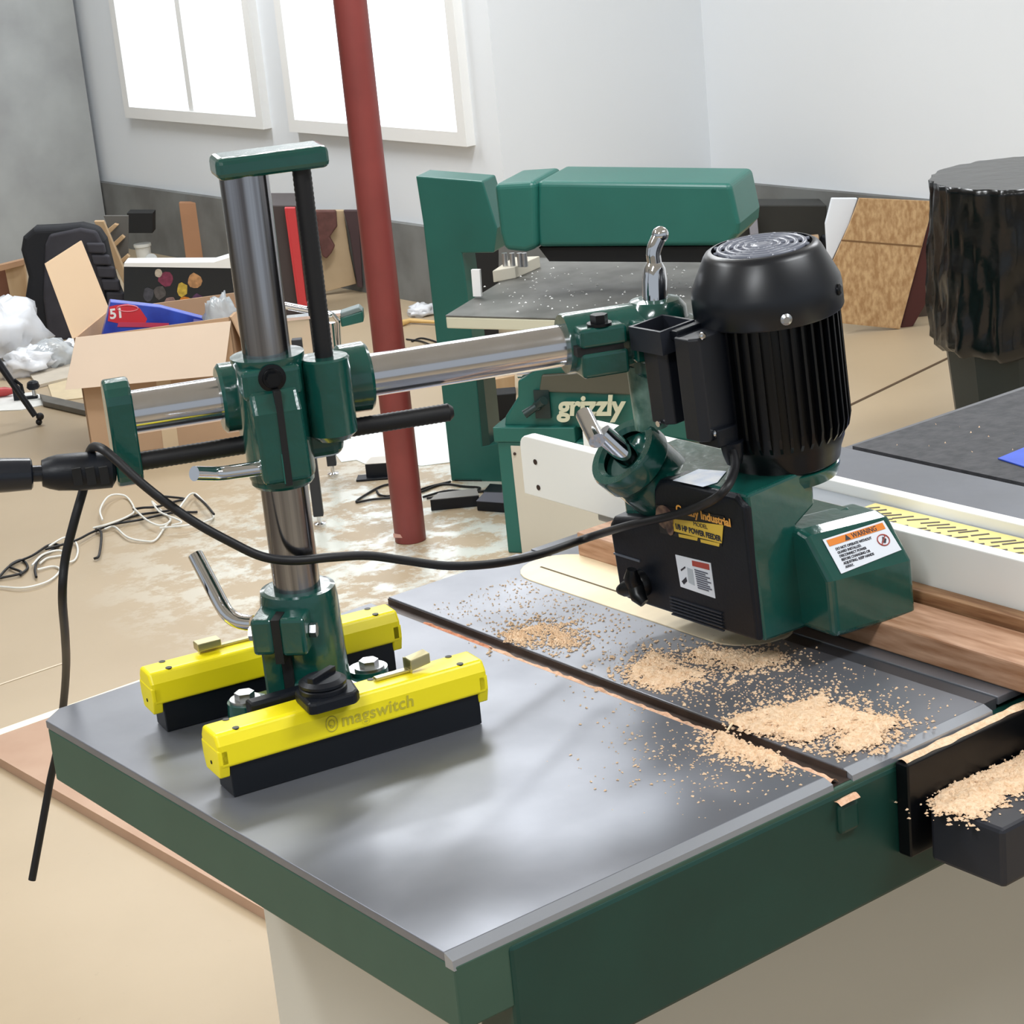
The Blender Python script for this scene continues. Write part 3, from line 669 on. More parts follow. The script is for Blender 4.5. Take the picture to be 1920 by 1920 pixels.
# ------------------------------------------------------------------ sawdust
def inpoly(x, y, P):
    c = False; n = len(P)
    for i in range(n):
        x1, y1 = P[i]; x2, y2 = P[i-1]
        if (y1 > y) != (y2 > y) and x < (x2-x1)*(y-y1)/(y2-y1)+x1: c = not c
    return c
def edged(x, y, P):
    m = 9
    for i in range(len(P)):
        x1, y1 = P[i]; x2, y2 = P[i-1]; dx, dy = x2-x1, y2-y1; t = max(0, min(1, ((x-x1)*dx+(y-y1)*dy)/(dx*dx+dy*dy+1e-12)))
        m = min(m, math.hypot(x-x1-t*dx, y-y1-t*dy))
    return m
def heap(name, pxs, z, label, thick=.006, thr=-.15, step=.0022, mtl=dust, fl=700, spread=.025, cover=1.):
    P = [tuple(G(x, y, z))[:2] for x, y in pxs]
    xs = [p[0] for p in P]; ys = [p[1] for p in P]; x0, x1, y0, y1 = min(xs), max(xs), min(ys), max(ys)
    nx = int((x1-x0)/step)+2; ny = int((y1-y0)/step)+2; H = {}
    for i in range(nx):
        for j in range(ny):
            x = x0+i*step; y = y0+j*step
            if not inpoly(x, y, P): continue
            e = edged(x, y, P); q = NZ.fractal(V((x*60, y*60, z*9+len(pxs))), 1., 2., 4)
            h = min(1, e/.008)*1.1+q*.9-(1-cover)*1.2-.12
            if h > 0: H[i, j] = min(h, 1.3)*thick*.6+.0004+.0010*abs(NZ.noise(V((x*420, y*420, 3))))
    mb = MB(); idx = {}
    for (i, j), h in H.items(): idx[i, j] = len(mb.v); mb.v.append(V((x0+i*step, y0+j*step, z+h)))
    for (i, j) in H:
        if (i+1, j) in H and (i, j+1) in H and (i+1, j+1) in H:
            mb.f.append([idx[i, j], idx[i+1, j], idx[i+1, j+1], idx[i, j+1]]); mb.s.append(False)
    for _ in range(fl):
        if random.random() < .5: i, j = random.choice(list(H)) if False else KEY(H); x = x0+i*step+random.gauss(0, spread*.2); y = y0+j*step+random.gauss(0, spread*.2); hz = z+H[i, j]*.7
        else:
            i, j = KEY(H); x = x0+i*step+random.gauss(0, spread); y = y0+j*step+random.gauss(0, spread); hz = z+.0004
            if inpoly(x, y, P) is False and .197 < x < .225 and z > .869: continue
            if z > .869 and (y < YF+.006): continue
        s = random.uniform(.0006, .0022)*(1.5 if random.random() < .1 else 1); q = random.random()*6.28
        a_ = V((math.cos(q), math.sin(q), 0))*s; b_ = V((-math.sin(q), math.cos(q), 0))*s*.6; c_ = V((x, y, hz))
        mb.add([c_-a_-b_, c_+a_-b_, c_+a_+b_, c_-a_+b_, c_+V((0, 0, s*.9))], [(0, 1, 4), (1, 2, 4), (2, 3, 4), (3, 0, 4)])
    return single(name, mb, mtl, label, 'sawdust', kind='stuff')
_kc = {}
def KEY(H):
    k = _kc.get(id(H))
    if k is None: k = list(H); _kc.clear(); _kc[id(H)] = k
    return random.choice(k)
heap('sawdust', [(1172, 1265), (1186, 1242), (1215, 1222), (1245, 1224), (1262, 1240), (1330, 1262), (1322, 1274), (1270, 1288), (1240, 1303), (1205, 1292), (1178, 1278)], T, 'pale sawdust patch between the dark slot and the black gear cover', .004, fl=1500, spread=.022, cover=.62)
heap('sawdust', [(1290, 1220), (1312, 1214), (1345, 1224), (1400, 1226), (1475, 1228), (1470, 1242), (1430, 1256), (1395, 1258), (1350, 1244), (1300, 1236)], T, 'shaded sawdust ridge directly under the feeder head', .007, fl=1200, spread=.02, cover=.85)
heap('sawdust', [(1352, 1358), (1385, 1342), (1420, 1334), (1462, 1328), (1490, 1322), (1540, 1298), (1556, 1304), (1560, 1320), (1600, 1332), (1640, 1342), (1680, 1345), (1692, 1356), (1662, 1372), (1654, 1398), (1610, 1412), (1575, 1416), (1560, 1400), (1590, 1374), (1560, 1372), (1520, 1398), (1490, 1396), (1450, 1384), (1420, 1382), (1372, 1368)], T, 'largest pale sawdust heap at the front of the saw table', .008, fl=3500, spread=.022, cover=.95)
heap('sawdust', [(1316, 1366), (1352, 1372), (1396, 1394), (1440, 1410), (1475, 1424), (1462, 1438), (1456, 1452), (1430, 1450), (1448, 1434), (1400, 1425), (1362, 1412), (1340, 1384)], T, 'sawdust spill on the near side of the dark slot', .005, fl=1600, spread=.014, cover=.85)
heap('sawdust', [(940, 1195), (975, 1178), (1020, 1170), (1052, 1178), (1066, 1196), (1098, 1205), (1090, 1212), (1062, 1214), (1062, 1240), (1050, 1236), (1040, 1206), (1020, 1180), (985, 1186), (1000, 1206), (990, 1214), (955, 1206)], T, 'thin smeared dust swirl left of the birch throat plate', .002, fl=1300, spread=.022, cover=.7)
dust_o = mat('orange_sawdust', (226, 158, 122), .9, rgb2=(205, 132, 98), vs=220, bump=.5, bs=600)
def stripw(P, wdt, label, mtl, th=.003): return strip(P, None, wdt, label, mtl, th)
def strip(pts, z, wdt, label, mtl, th=.003, n=2600, seed=0):
    mb = MB(); P = pts if z is None else [G(x, y, z) for x, y in pts]
    tot = sum((P[i+1]-P[i]).length for i in range(len(P)-1)); k = int(tot/.0025); prev = None
    for i in range(k+1):
        s = tot*i/k; j = 0
        while j < len(P)-2 and s > (P[j+1]-P[j]).length: s -= (P[j+1]-P[j]).length; j += 1
        d = (P[j+1]-P[j]).normalized(); c = P[j]+d*s; nn = V((-d.y, d.x, 0)); row = []
        for m_ in range(5):
            t = (m_-2)/2; hh = th*(1-t*t)*(.7+.5*NZ.noise(V((c.x*90, c.y*90, m_)))); row.append(c+nn*(t*wdt*(.85+.35*NZ.noise(V((c.x*50, c.y*50, 7+seed)))))+V((0, 0, hh+.0003)))
        b = len(mb.v); mb.v += row
        if prev is not None:
            for m_ in range(4): mb.f.append([prev+m_, prev+m_+1, b+m_+1, b+m_]); mb.s.append(False)
        prev = b
    return single('sawdust', mb, mtl, label, 'sawdust', kind='stuff')
stripw([V((.2045, .02, T-.0070)), V((.2045, -.510, T-.0070))], .0072, 'pale sawdust line lying along the near side of the dark slot', dust_p, .0068)
stripw([V((.2015, .085, T-.004)), V((.2015, -.03, T-.004))], .0062, 'short orange sawdust bar at the far part of the dark slot', dust_o, .006)
stripw([V((.196, YF-.004, T-.020)), V((.220, YF-.004, T-.020))], .006, 'sawdust clump at the open front end of the slot', dust_p, .004)
stripw([V((.275, YF-.0065, T-.007)), V((.62, YF-.0065, T-.007))], .0068, 'sawdust line along the black front rail ledge', dust, .003)
strip([(1582, 1502), (1630, 1474), (1680, 1446)], T-.040, .004, 'dust trail on the green casting below the front bevel', dust, .002)
heap('sawdust', [(1735, 1505), (1790, 1468), (1860, 1436), (1960, 1395), (1990, 1440), (1900, 1500), (1850, 1540), (1750, 1530)], T-.045, 'sawdust heap lying on the grey tube below the front rail', .006, fl=1800, spread=.012, cover=.9)
mb = MB()
for _ in range(2600):
    if random.random() < .6: x = random.gauss(.30, .05); y = random.gauss(-.32, .12)
    elif random.random() < .5: x = random.uniform(.22, .35); y = random.uniform(-.1, .12)
    else: x = random.gauss(.17, .05); y = random.gauss(-.40, .06)
    if not (XL < x < .435 and YF+.015 < y < YB-.01) or .197 < x < .225 or (x > .352 and y > -.28 and y < .14) or .402 < x < .426: continue
    s = random.uniform(.0004, .0015); q = random.random()*6.28; c_ = V((x, y, T+.0003)); a_ = V((math.cos(q), math.sin(q), 0))*s; b_ = V((-math.sin(q), math.cos(q), 0))*s*.6
    mb.add([c_-a_-b_, c_+a_-b_, c_+a_+b_, c_-a_+b_, c_+V((0, 0, s*.9))], [(0, 1, 4), (1, 2, 4), (2, 3, 4), (3, 0, 4)])
single('wood_chips', mb, dust, 'tiny loose wood chips sprinkled over the cast iron top', 'chips', kind='stuff')
single('wood_splinter', MB().box(Fr(G(1365, 1369, T+.003), 30), -.001, .014, -.0008, .0008, 0, .0012), ply, 'thin pale splinter lying across the dark slot', 'splinter')

# ------------------------------------------------------------------ background helpers
def plate(fr, pxs, y, d, mb=None):
    mb = mb or MB(); return mb.prism([fr.at(a, b, 1, y) for a, b in pxs], fr.ey*d)
def blob(c, sx, sy, sz, amp=.35, fq=3., seed=0, n=28, flat=True):
    mb = MB(); k = n//2
    for i in range(k+1):
        a = math.pi*i/k
        for j in range(n):
            b = 2*math.pi*j/n; d = V((math.sin(a)*math.cos(b), math.sin(a)*math.sin(b), math.cos(a)))
            q = 1+amp*NZ.noise(d*fq+V((seed, 0, 0)))+amp*.5*abs(NZ.noise(d*fq*3+V((0, seed, 0))))
            p = V((d.x*sx*q, d.y*sy*q, d.z*sz*q)); 
            if flat: p.z = max(p.z, -sz*.8)
            mb.v.append(V(c)+p+V((0, 0, sz*.8 if flat else 0)))
    for i in range(k):
        for j in range(n): mb.f.append([i*n+j, (i+1)*n+j, (i+1)*n+(j+1) % n, i*n+(j+1) % n]); mb.s.append(True)
    return mb

# ------------------------------------------------------------------ red steel post
rp = G(770, 1012)
post = thing('steel_post', 'red painted round steel post standing on the concrete floor', 'post', rp)
meshobj('shaft', MB().cyl(rp+V((0, 0, .001)), rp+V((0, 0, 2.7)), .0395, n=40), red_post, post)
pz = rp-fw.normalized()*.0
meshobj('scuff_mark', MB().prism([sight(x, y, rp-V((fw.x, fw.y, 0)).normalized()*.0398, fw) for x, y in ((737, 1000), (762, 1004), (764, 1009), (738, 1008))], -fw*.0008), mat('scuff', (186, 140, 125), .6), post)
meshobj('paint_chip', MB().prism([sight(x, y, rp-V((fw.x, fw.y, 0)).normalized()*.0402, fw) for x, y in ((760, 978), (764, 978), (764, 990), (760, 990))], -fw*.0008), mat('chip_pink', (220, 170, 155), .6), post)

# ------------------------------------------------------------------ green sanding machine
MF = Fr((1.93, 2.30, 0), -57)
ms = thing('drum_sander', 'large green sanding machine with cream table and open side frame behind the saw', 'machine', MF.o)
zl = MF.loc(MF.at(935, 800, 1, 0))[2]; zl2 = MF.loc(MF.at(935, 828, 1, 0))[2]
meshobj('cabinet', MB().box(MF, 0, .46, .0, .40, .0, zl2), green_m, ms, .004)
meshobj('cabinet_panel', plate(MF, [(957, 836), (1345, 846), (1390, 1060), (981, 1058)], -.003, .004), cream, ms, .001)
ps = MF.at(965, 851, 1, -.004); meshobj('panel_screw', MB().lathe(ps, -MF.ey, [(.004, 0), (.003, .002)], 12), mat('screw_dark', (70, 58, 55)), ms)
meshobj('cabinet_lip', MB().box(MF, -.006, .20, -.006, .40, zl2, zl), green_m, ms, .003)
meshobj('base_housing', plate(MF, [(945, 800), (947, 781), (970, 745), (970, 714), (1012, 690), (1220, 672), (1290, 690), (1345, 835), (1110, 803)], .012, .30), green_m, ms, .006)
meshobj('housing_shade', plate(MF, [(1015, 703), (1215, 690), (1220, 742), (1010, 735)], .004, .02), mat('olive_shade', (84, 84, 72), .4), ms, .004)  # thin olive plate that paints the shading across the upper housing
text('lettering', 'grizzly', MF.at(1046, 778, 1, -.006), MF.ex, MF.ez, .068, mat('letter_cream', (206, 206, 178), .5), ms, ext=.001, off=.0022, shear=.16, spc=.95, sx=1.0)
hn = MF.at(1012, 757, 1, .006)
meshobj('star_handle', MB().lathe(hn, -MF.ey, [(.010, 0), (.012, .02), (.010, .024)], 16).tube([hn-MF.ey*.018, hn-MF.ey*.03-MF.ex*.03-MF.ez*.018], [.009, .011], 12).tube([hn-MF.ey*.018, hn-MF.ey*.03+MF.ex*.022+MF.ez*.016], [.009, .011], 12).box(MF, *(lambda l: (l[0]-.012, l[0]+.026, l[1]-.004, l[1]+.002, l[2]-.035, l[2]+.034))(MF.loc(hn))), mat('handle_dark', (24, 46, 46), .4), ms)
yc = MF.loc(G(846, 902))[1]
meshobj('side_frame', plate(MF, [(779, 330), (905, 340), (932, 428), (926, 474), (866, 475), (872, 520), (893, 705), (905, 836), (945, 828), (950, 904), (846, 902), (820, 660), (793, 420)], yc, .10), green_m, ms, .004)
meshobj('side_frame_edge', plate(MF, [(893, 700), (906, 708), (919, 838), (905, 840)], yc+.001, .09), green_d2, ms)
meshobj('frame_foot', MB().box(MF, *(lambda l: (l[0]+.01, l[0]+.09, l[1]-.0, l[1]+.09, 0, .008))(MF.loc(G(846, 902)))), black_md, ms)
yh = .10
meshobj('drum_head', plate(MF, [(1006, 340), (1370, 345), (1386, 420), (1384, 440), (1365, 462), (1008, 464), (1003, 420)], yh, .22), green_m, ms, .012, 4)
meshobj('head_end', plate(MF, [(925, 345), (1004, 340), (1007, 466), (985, 474), (945, 470), (936, 440)], yh-.02, .2), green_m, ms, .014, 4)
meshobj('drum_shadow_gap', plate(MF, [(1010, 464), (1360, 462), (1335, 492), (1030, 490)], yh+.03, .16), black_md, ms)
tz = .60
tp = [G(*c, tz) for c in ((835, 591), (1330, 604), (1350, 488), (1012, 483))]
meshobj('sander_table', MB().prism(tp, (0, 0, -.004)), mat('belt_grey', (108, 108, 104), .45, rgb2=(84, 84, 80), vs=12), ms, .001)
tb = [p+V((0, 0, -.0042)) for p in tp]
meshobj('table_edge', MB().prism(tb, (0, 0, -.028)), mat('cream_casting', (202, 200, 178), .5), ms, .003)
meshobj('table_block', MB().prism([G(*c, tz+.03) for c in ((923, 508), (965, 500), (1012, 480), (962, 482))], (0, 0, -.03)), cream, ms, .002)
mb = MB()
for x in (948, 962, 976, 985): p = G(x, 500, tz+.028); mb.cyl(p, p+V((0, 0, .035)), .007, n=14)
meshobj('height_screw', mb, zinc, ms)
meshobj('table_stop', plate(Fr(G(890, 560, tz), -57), [(883, 506), (899, 506), (902, 556), (887, 556)], 0, .01), white, ms)
p = G(1005, 712, .42)
meshobj('drive_shaft', MB().cyl(sight(972, 700, MF.w(0, .05, 0), MF.ey), sight(1040, 698, MF.w(0, .05, 0), MF.ey), .012), chrome, ms)
mb = MB()
for _ in range(130):
    c_ = G(random.uniform(900, 1300), random.uniform(500, 585), tz+.0005); s = random.uniform(.0012, .0035); q = random.random()*6.28
    a_ = V((math.cos(q), math.sin(q), 0))*s; b_ = V((-math.sin(q), math.cos(q), 0))*s*.6
    mb.add([c_-a_-b_, c_+a_-b_, c_+a_+b_, c_-a_+b_, c_+V((0, 0, s))], [(0, 1, 4), (1, 2, 4), (2, 3, 4), (3, 0, 4)])
single('wood_chips', mb, white, 'white chips sprinkled on the grey table of the green sander', 'chips', kind='stuff')
FB = face_frame(900, 640)
single('black_backing', plate(FB, [(868, 470), (935, 468), (935, 640), (878, 642)], .0, .12), black_md, 'black block seen through the open frame of the green machine', 'crate', bevel=.004)  # plain black block standing in for the dark background behind the frame

# ------------------------------------------------------------------ cardboard box with its contents
P0 = G(174, 862); P1 = G(462, 820); bw = (P1-P0).length; BX = Fr(P0, math.degrees(math.atan2(P1.y-P0.y, P1.x-P0.x)))
zh = BX.loc(BX.at(142, 634, 1, 0))[2]; bd = .26; tk = .005
cb = thing('cardboard_box', 'open brown cardboard box holding a blue package behind the chrome arm', 'box', P0)
BL = W.at(205, 580, 2, zh)-BX.w(0, 0, zh)
def wall4(p, q, th): return [p, q, q+V((0, 0, zh)), p+V((0, 0, zh))]
c0_ = BX.w(0, 0, 0); c1_ = BX.w(bw, 0, 0); c2_ = c1_+BL; c3_ = c0_+BL
mb = MB().prism(wall4(c0_, c1_, 0), BX.ey*tk).prism(wall4(c3_, c2_, 0), BX.ey*-tk).prism(wall4(c0_, c3_, 0), BX.ex*tk).prism(wall4(c1_, c2_, 0), BX.ex*-tk).prism([c0_, c1_, c2_, c3_], (0, 0, tk))
meshobj('body', mb, cardb, cb)
ff = Fr(BX.o, math.degrees(math.atan2(BX.ex.y, BX.ex.x)))
fl = [BX.w(0, -.001, zh), BX.w(bw, -.001, zh)]
q1 = sight(122, 731, BX.w(0, -.09, 0), BX.ey); q2 = sight(420, 703, BX.w(0, -.09, 0), BX.ey)
meshobj('front_flap', MB().prism([BX.at(142, 633, 1, -.002), BX.at(433, 602, 1, -.002), q2, q1], BX.ey*.004), cardb_l, cb)
fpn = BL.normalized().cross(BX.ez*math.cos(.62)-BX.ex*math.sin(.62)).normalized()
meshobj('side_flap', MB().prism([BX.w(.0, .0, zh), BX.w(0, 0, zh)+BL, sight(153, 451, BX.w(0, 0, zh), fpn), sight(86, 494, BX.w(0, 0, zh), fpn)], BX.ex*-.004), mat('cardboard_inside', (205, 176, 142), .8), cb)
meshobj('side_flap', MB().prism([BX.w(bw, 0, zh), BX.w(bw, 0, zh)+BL, BX.w(bw+.05, 0, zh-.15)+BL, BX.w(bw+.05, 0, zh-.16)], BX.ex*.004), cardb, cb)
meshobj('packing_tape', MB().prism([BX.at(291, 700, 1, -.0012), BX.at(318, 700, 1, -.0012), BX.at(337, 850, 1, -.0012), BX.at(308, 854, 1, -.0012)], BX.ey*.0008), mat('tape_beige', (216, 192, 158), .4), cb)
bp = thing('blue_package', 'blue package with a red burst and number 51 in the cardboard box', 'package', BX.w(.1, .1, .05))
yb = .10
meshobj('carton', plate(BX, [(207, 566), (300, 576), (392, 600), (396, 655), (185, 665), (192, 628)], yb, .05), mat('package_blue', (52, 84, 196), .35, rgb2=(40, 60, 160), vs=14), bp, .002)
meshobj('red_burst', plate(BX, [(205, 575), (218, 572), (240, 570), (262, 578), (276, 598), (270, 612), (230, 608), (202, 602)], yb-.0015, .001), mat('package_red', (214, 52, 66), .4), bp)
text('lettering', '51', BX.at(206, 598, 1, yb-.003), BX.ex, BX.ez, .042, white, bp, off=.0012, shear=.05)
meshobj('logo_oval', MB().tube([BX.at(239+20*math.cos(i*math.pi/10), 578+6*math.sin(i*math.pi/10), 1, yb-.003) for i in range(21)], .0015, 6), mat('logo_pink', (240, 140, 150), .4), bp)
meshobj('caption_bar', plate(BX, [(222, 604), (317, 606), (316, 614), (220, 613)], yb-.003, .001), mat('caption_red', (200, 70, 100), .4), bp)
meshobj('side_band', plate(BX, [(363, 598), (392, 602), (396, 640), (360, 640)], yb-.002, .001), mat('package_lilac', (130, 130, 200), .4), bp)
pbag = blob(BX.at(415, 604, 1, .07), .05, .03, .075, .5, 4, 3, flat=False)
single('plastic_bag', pbag, clear_pl, 'crumpled clear plastic bag at the right corner of the cardboard box', 'bag')

# ------------------------------------------------------------------ things along the far wall
CH = face_frame(120, 636)
pc = thing('padded_chair_back', 'black and grey padded chair back standing behind the cardboard box', 'chair back', CH.o)
meshobj('shell', plate(CH, [(60, 640), (42, 610), (46, 560), (52, 520), (38, 470), (42, 445), (62, 428), (110, 426), (150, 422), (182, 430), (196, 452), (214, 525), (228, 560), (226, 600), (196, 650), (130, 668), (80, 660)], .0, .10), dark_c, pc, .02, 4)
meshobj('cushion', plate(CH, [(84, 460), (92, 440), (150, 428), (180, 434), (192, 458), (200, 600), (150, 640), (90, 640), (80, 560)], -.012, .03), grey_c, pc, .012, 4)
for i, (ya, yb_) in enumerate(((456, 476), (478, 498), (500, 522), (524, 546), (548, 580))):
    x = 168+i*9.5; meshobj('cushion_pad', plate(CH, [(x-8, ya), (x+26, ya+1), (x+30, yb_), (x-3, yb_-1)], -.03, .03), grey_c, pc, .008, 3)
PK = face_frame(10, 640)
for i, (pts, lb_, yy) in enumerate((([(8, 500), (45, 490), (52, 560), (36, 596), (22, 570)], 'pale knotted plank leaning beside the black chair back', .5), ([(-20, 505), (9, 500), (22, 570), (18, 600), (-20, 560)], 'dark reddish board at the left edge behind the white bags', .55))):
    single('plank', plate(PK, pts, yy, .03), (wood_l, mat('dark_red_wood', (120, 78, 58), .6))[i], lb_, 'plank', bevel=.002)
single('wall_board', plate(PK, [(-30, 380), (50, 380), (52, 490), (-30, 500)], .9, .02), wood_o, 'tan board edge below the grey wall at the left edge', 'board') if False else None
single('ledge_board', plate(PK, [(-30, 505), (44, 487), (44, 497), (-30, 516)], .45, .05), wood_o, 'tan ledge board running across the grey wall at far left', 'board')
RK = face_frame(220, 610)
rk = thing('slatted_rack', 'leaning pale wooden rack with three short rungs behind the chair back', 'rack', RK.o)
meshobj('rail', plate(RK, [(176, 415), (194, 415), (247, 540), (262, 600), (250, 600), (238, 545)], .2, .03), wood_l, rk, .002)
for pts in ([(201, 443), (197, 434), (214, 420), (222, 422)], [(207, 472), (204, 463), (228, 441), (234, 446)], [(215, 507), (213, 498), (238, 477), (243, 482)]):
    meshobj('rung', plate(RK, pts, .35, .03), wood_l, rk, .002)
meshobj('back_panel', plate(RK, [(194, 405), (240, 405), (240, 500), (247, 530)], .39, .02), mat('rack_grey_panel', (96, 94, 90), .8), rk)
BK = face_frame(270, 560)
bb = BK.at(272, 494, 1, .6)
bu = thing('paint_bucket', 'small white plastic bucket on the ledge above the black picture box', 'bucket', bb)
meshobj('pail', MB().lathe(bb, (0, 0, 1), [(.030, 0), (.034, .075), (.038, .076), (.038, .088)], 28), mat('bucket_white', (214, 214, 208), .5), bu)
meshobj('spout_lid', MB().lathe(bb+rt*.035-fw*.03+V((0, 0, .012)), (-fw+V((0, 0, .3))), [(.027, 0), (.027, .008), (.022, .010)], 24), mat('bucket_grey', (186, 188, 186), .5), bu)
single('black_shelf', plate(BK, [(238, 400), (286, 400), (286, 437), (240, 437)], .55, .1), black_md, 'black shelf bracket directly above the white bucket', 'shelf')
PB = face_frame(330, 640)
pbx = thing('picture_box', 'flat black box with colourful print and white top edge behind the column', 'box', PB.o)
meshobj('carton', plate(PB, [(232, 499), (436, 503), (444, 610), (232, 588)], .15, .12), mat('print_black', (24, 30, 36), .3), pbx, .002)
meshobj('white_top', plate(PB, [(233, 493), (400, 492), (436, 481), (436, 503), (232, 500)], .148, .10), white, pbx)
for i, (cx, cy, rx, ry, col_) in enumerate(((312, 523, 15, 13, (128, 50, 78)), (297, 512, 8, 8, (200, 188, 170)), (365, 527, 14, 15, (196, 146, 100)), (342, 543, 10, 14, (206, 176, 70)), (348, 572, 14, 16, (222, 132, 44)), (371, 568, 14, 17, (96, 58, 98)), (320, 570, 12, 14, (150, 120, 116)), (278, 552, 10, 14, (70, 72, 82)), (300, 548, 12, 12, (88, 84, 84)), (318, 582, 12, 6, (200, 120, 120)))):
    pts = []
    for k in range(11):
        q = 2*math.pi*k/11; r = 1+.3*NZ.noise(V((math.cos(q)*1.5+i*3, math.sin(q)*1.5, 0))); pts.append((cx+rx*r*math.cos(q), cy+ry*r*math.sin(q)))
    meshobj('printed_patch', plate(PB, pts, .149-.0003*i, .0003), mat('print_%d' % i, col_, .45, var=.4, vs=60), pbx)
WS = face_frame(364, 600)
single('wood_stud', plate(WS, [(335, 380), (374, 380), (384, 488), (349, 491)], 1.25, .04), mat('stud_tan', (178, 132, 98), .7, var=.1), 'tan upright timber against the grey wall left of the column', 'timber', bevel=.003)
single('taupe_board', plate(WS, [(384, 380), (440, 380), (436, 484), (386, 488)], 1.3, .03), mat('panel_taupe', (104, 98, 94), .8, var=.1), 'taupe panel between the tan timber and the steel column', 'panel')
single('red_valve', MB().lathe(WS.at(424, 448, 1, 1.2), -WS.ey, [(.02, 0), (.024, .01), (.012, .03)], 16), mat('valve_red', (160, 52, 48), .5), 'small red valve knob on the taupe wall panel', 'valve')
# white bags at left
for (x, y, sx, sz, sd, lb_, m_) in ((2, 682, .17, .125, 1, 'large crumpled white plastic bag at the left edge', white_pl), (58, 700, .10, .05, 5, 'smaller white plastic bag slumped beside the large one', white_pl), (100, 690, .085, .055, 8, 'clear plastic bag with stiff pointed end near the chair back', clear_pl), (140, 665, .06, .03, 12, 'low white plastic bag tucked beside the cardboard box', white_pl)):
    c = G(x, y); single('plastic_bag', blob(c, sx, sx*.7, sz, .5, 3.2, sd), m_, lb_, 'bag')
# board offcuts and clamp
for i, (pts, z, th, m_, lb_) in enumerate((
    ([(55, 700), (150, 668), (158, 700), (70, 722)], .012, .012, (196, 186, 170), 'grey-white offcut board lying under the clear bags'),
    ([(85, 706), (160, 700), (160, 745), (100, 752)], .004, .008, (212, 194, 160), 'tan offcut board lying left of the cardboard box'),
    ([(-10, 742), (60, 735), (110, 752), (40, 768), (-10, 770)], .003, .004, (226, 226, 222), 'white offcut strip lying on the floor near the black leg'))):
    single('offcut_board', MB().prism([G(*p, z) for p in pts], (0, 0, -th+.001)), mat('offcut_%d' % i, m_, .7, var=.1, vs=14), lb_, 'offcut')
single('flat_bar', MB().prism([G(*p, .02) for p in ((74, 738), (160, 757), (160, 770), (80, 752))], (0, 0, -.018)), mat('bar_grey', (104, 100, 92), .5, var=.2, vs=30), 'grey metal flat bar lying left of the cardboard box', 'bar', bevel=.002)
kc_ = G(66, 748)
bc_ = thing('bar_clamp', 'black screw clamp with star knob on the floor beside the grey bar', 'clamp', kc_)
meshobj('star_knob', MB().lathe(kc_+V((0, 0, .035)), (0, 0, 1), [(.018, 0), (.024, .006), (.020, .022), (.012, .028)], 7, False), black_pl, bc_, .003)
meshobj('threaded_stem', MB().cyl(kc_, kc_+V((0, 0, .036)), .007), zinc, bc_)
meshobj('jaw', MB().box(Fr(kc_, -36), -.07, -.04, -.012, .012, 0, .05).box(Fr(kc_, -36), -.04, .01, -.01, .01, 0, .012), black_pl, bc_, .003)
single('red_tool', MB().tube([G(-20, 738, .02), G(10, 734, .02), G(24, 733, .02)], [.016, .016, .010], 14), mat('tool_red', (178, 58, 58), .4), 'red tool handle lying at the left edge of the floor', 'tool')
# black tripod leg reaching in from the left
tl0 = G(74, 797); TF = Fr(tl0, -36.24)
tleg = thing('tripod_leg', 'black tripod leg with round foot standing left of the cardboard box', 'tripod leg', tl0)
meshobj('tube', MB().tube([TF.at(-40, 622, 1, .05), TF.at(4, 690, 1, .03), TF.at(66, 780, 1, 0)], [.013, .012, .010], 14), black_pl, tleg)
meshobj('leg_brace', MB().tube([TF.at(27, 712, 1, .02), TF.at(40, 722, 1, .03), TF.at(44, 738, 1, .02)], .005, 10), black_pl, tleg)
meshobj('foot', MB().ball(TF.at(75, 781, 1, 0), .013, 14).ball(tl0+V((0, 0, .0105)), .0105, 14), black_ru, tleg)

# ------------------------------------------------------------------ behind the column
CB = face_frame(560, 700)
single('brown_cabinet', plate(CB, [(490, 385), (566, 385), (598, 575), (598, 700), (500, 700)], .9, .3), mat('cabinet_dark_brown', (66, 57, 56), .6, var=.15), 'dark brown cabinet standing behind the steel column', 'cabinet', bevel=.004)
RF = Fr(CB.w(0, .869, 0), -36.24)
single('red_rail', plate(RF, [(536, 390), (553, 390), (574, 566), (588, 590), (560, 572)], .0, .03).prism([RF.at(533, 390, 1, -.002), RF.at(537, 390, 1, -.002), RF.at(562, 572, 1, -.002), RF.at(558, 572, 1, -.002)], CB.ey*.03), mat('rail_red', (196, 58, 62), .4), 'bright red upright rail just left of the black threaded rod', 'rail', bevel=.002)
TN = face_frame(630, 552)
single('tan_panel', plate(TN, [(590, 395), (644, 395), (655, 470), (668, 532), (604, 549), (590, 480)], .0, .03), mat('panel_tan', (200, 176, 142), .6, rgb2=(184, 158, 124), vs=4), 'tan sheet panel leaning on the wall behind the threaded rod', 'panel', bevel=.002)
single('leather_glove', plate(TN, [(590, 395), (630, 395), (632, 425), (618, 445), (628, 462), (622, 474), (612, 486), (604, 480), (597, 450)], -.05, .03), mat('leather_brown', (112, 72, 66), .7, var=.3, vs=30), 'dark brown leather glove hanging against the tan panel', 'glove', bevel=.006)
single('dark_plank', plate(TN, [(644, 395), (672, 395), (680, 540), (670, 538), (656, 440)], -.04, .03), mat('plank_maroon', (70, 50, 52), .6), 'dark maroon plank between the tan panel and red post', 'plank', bevel=.003)
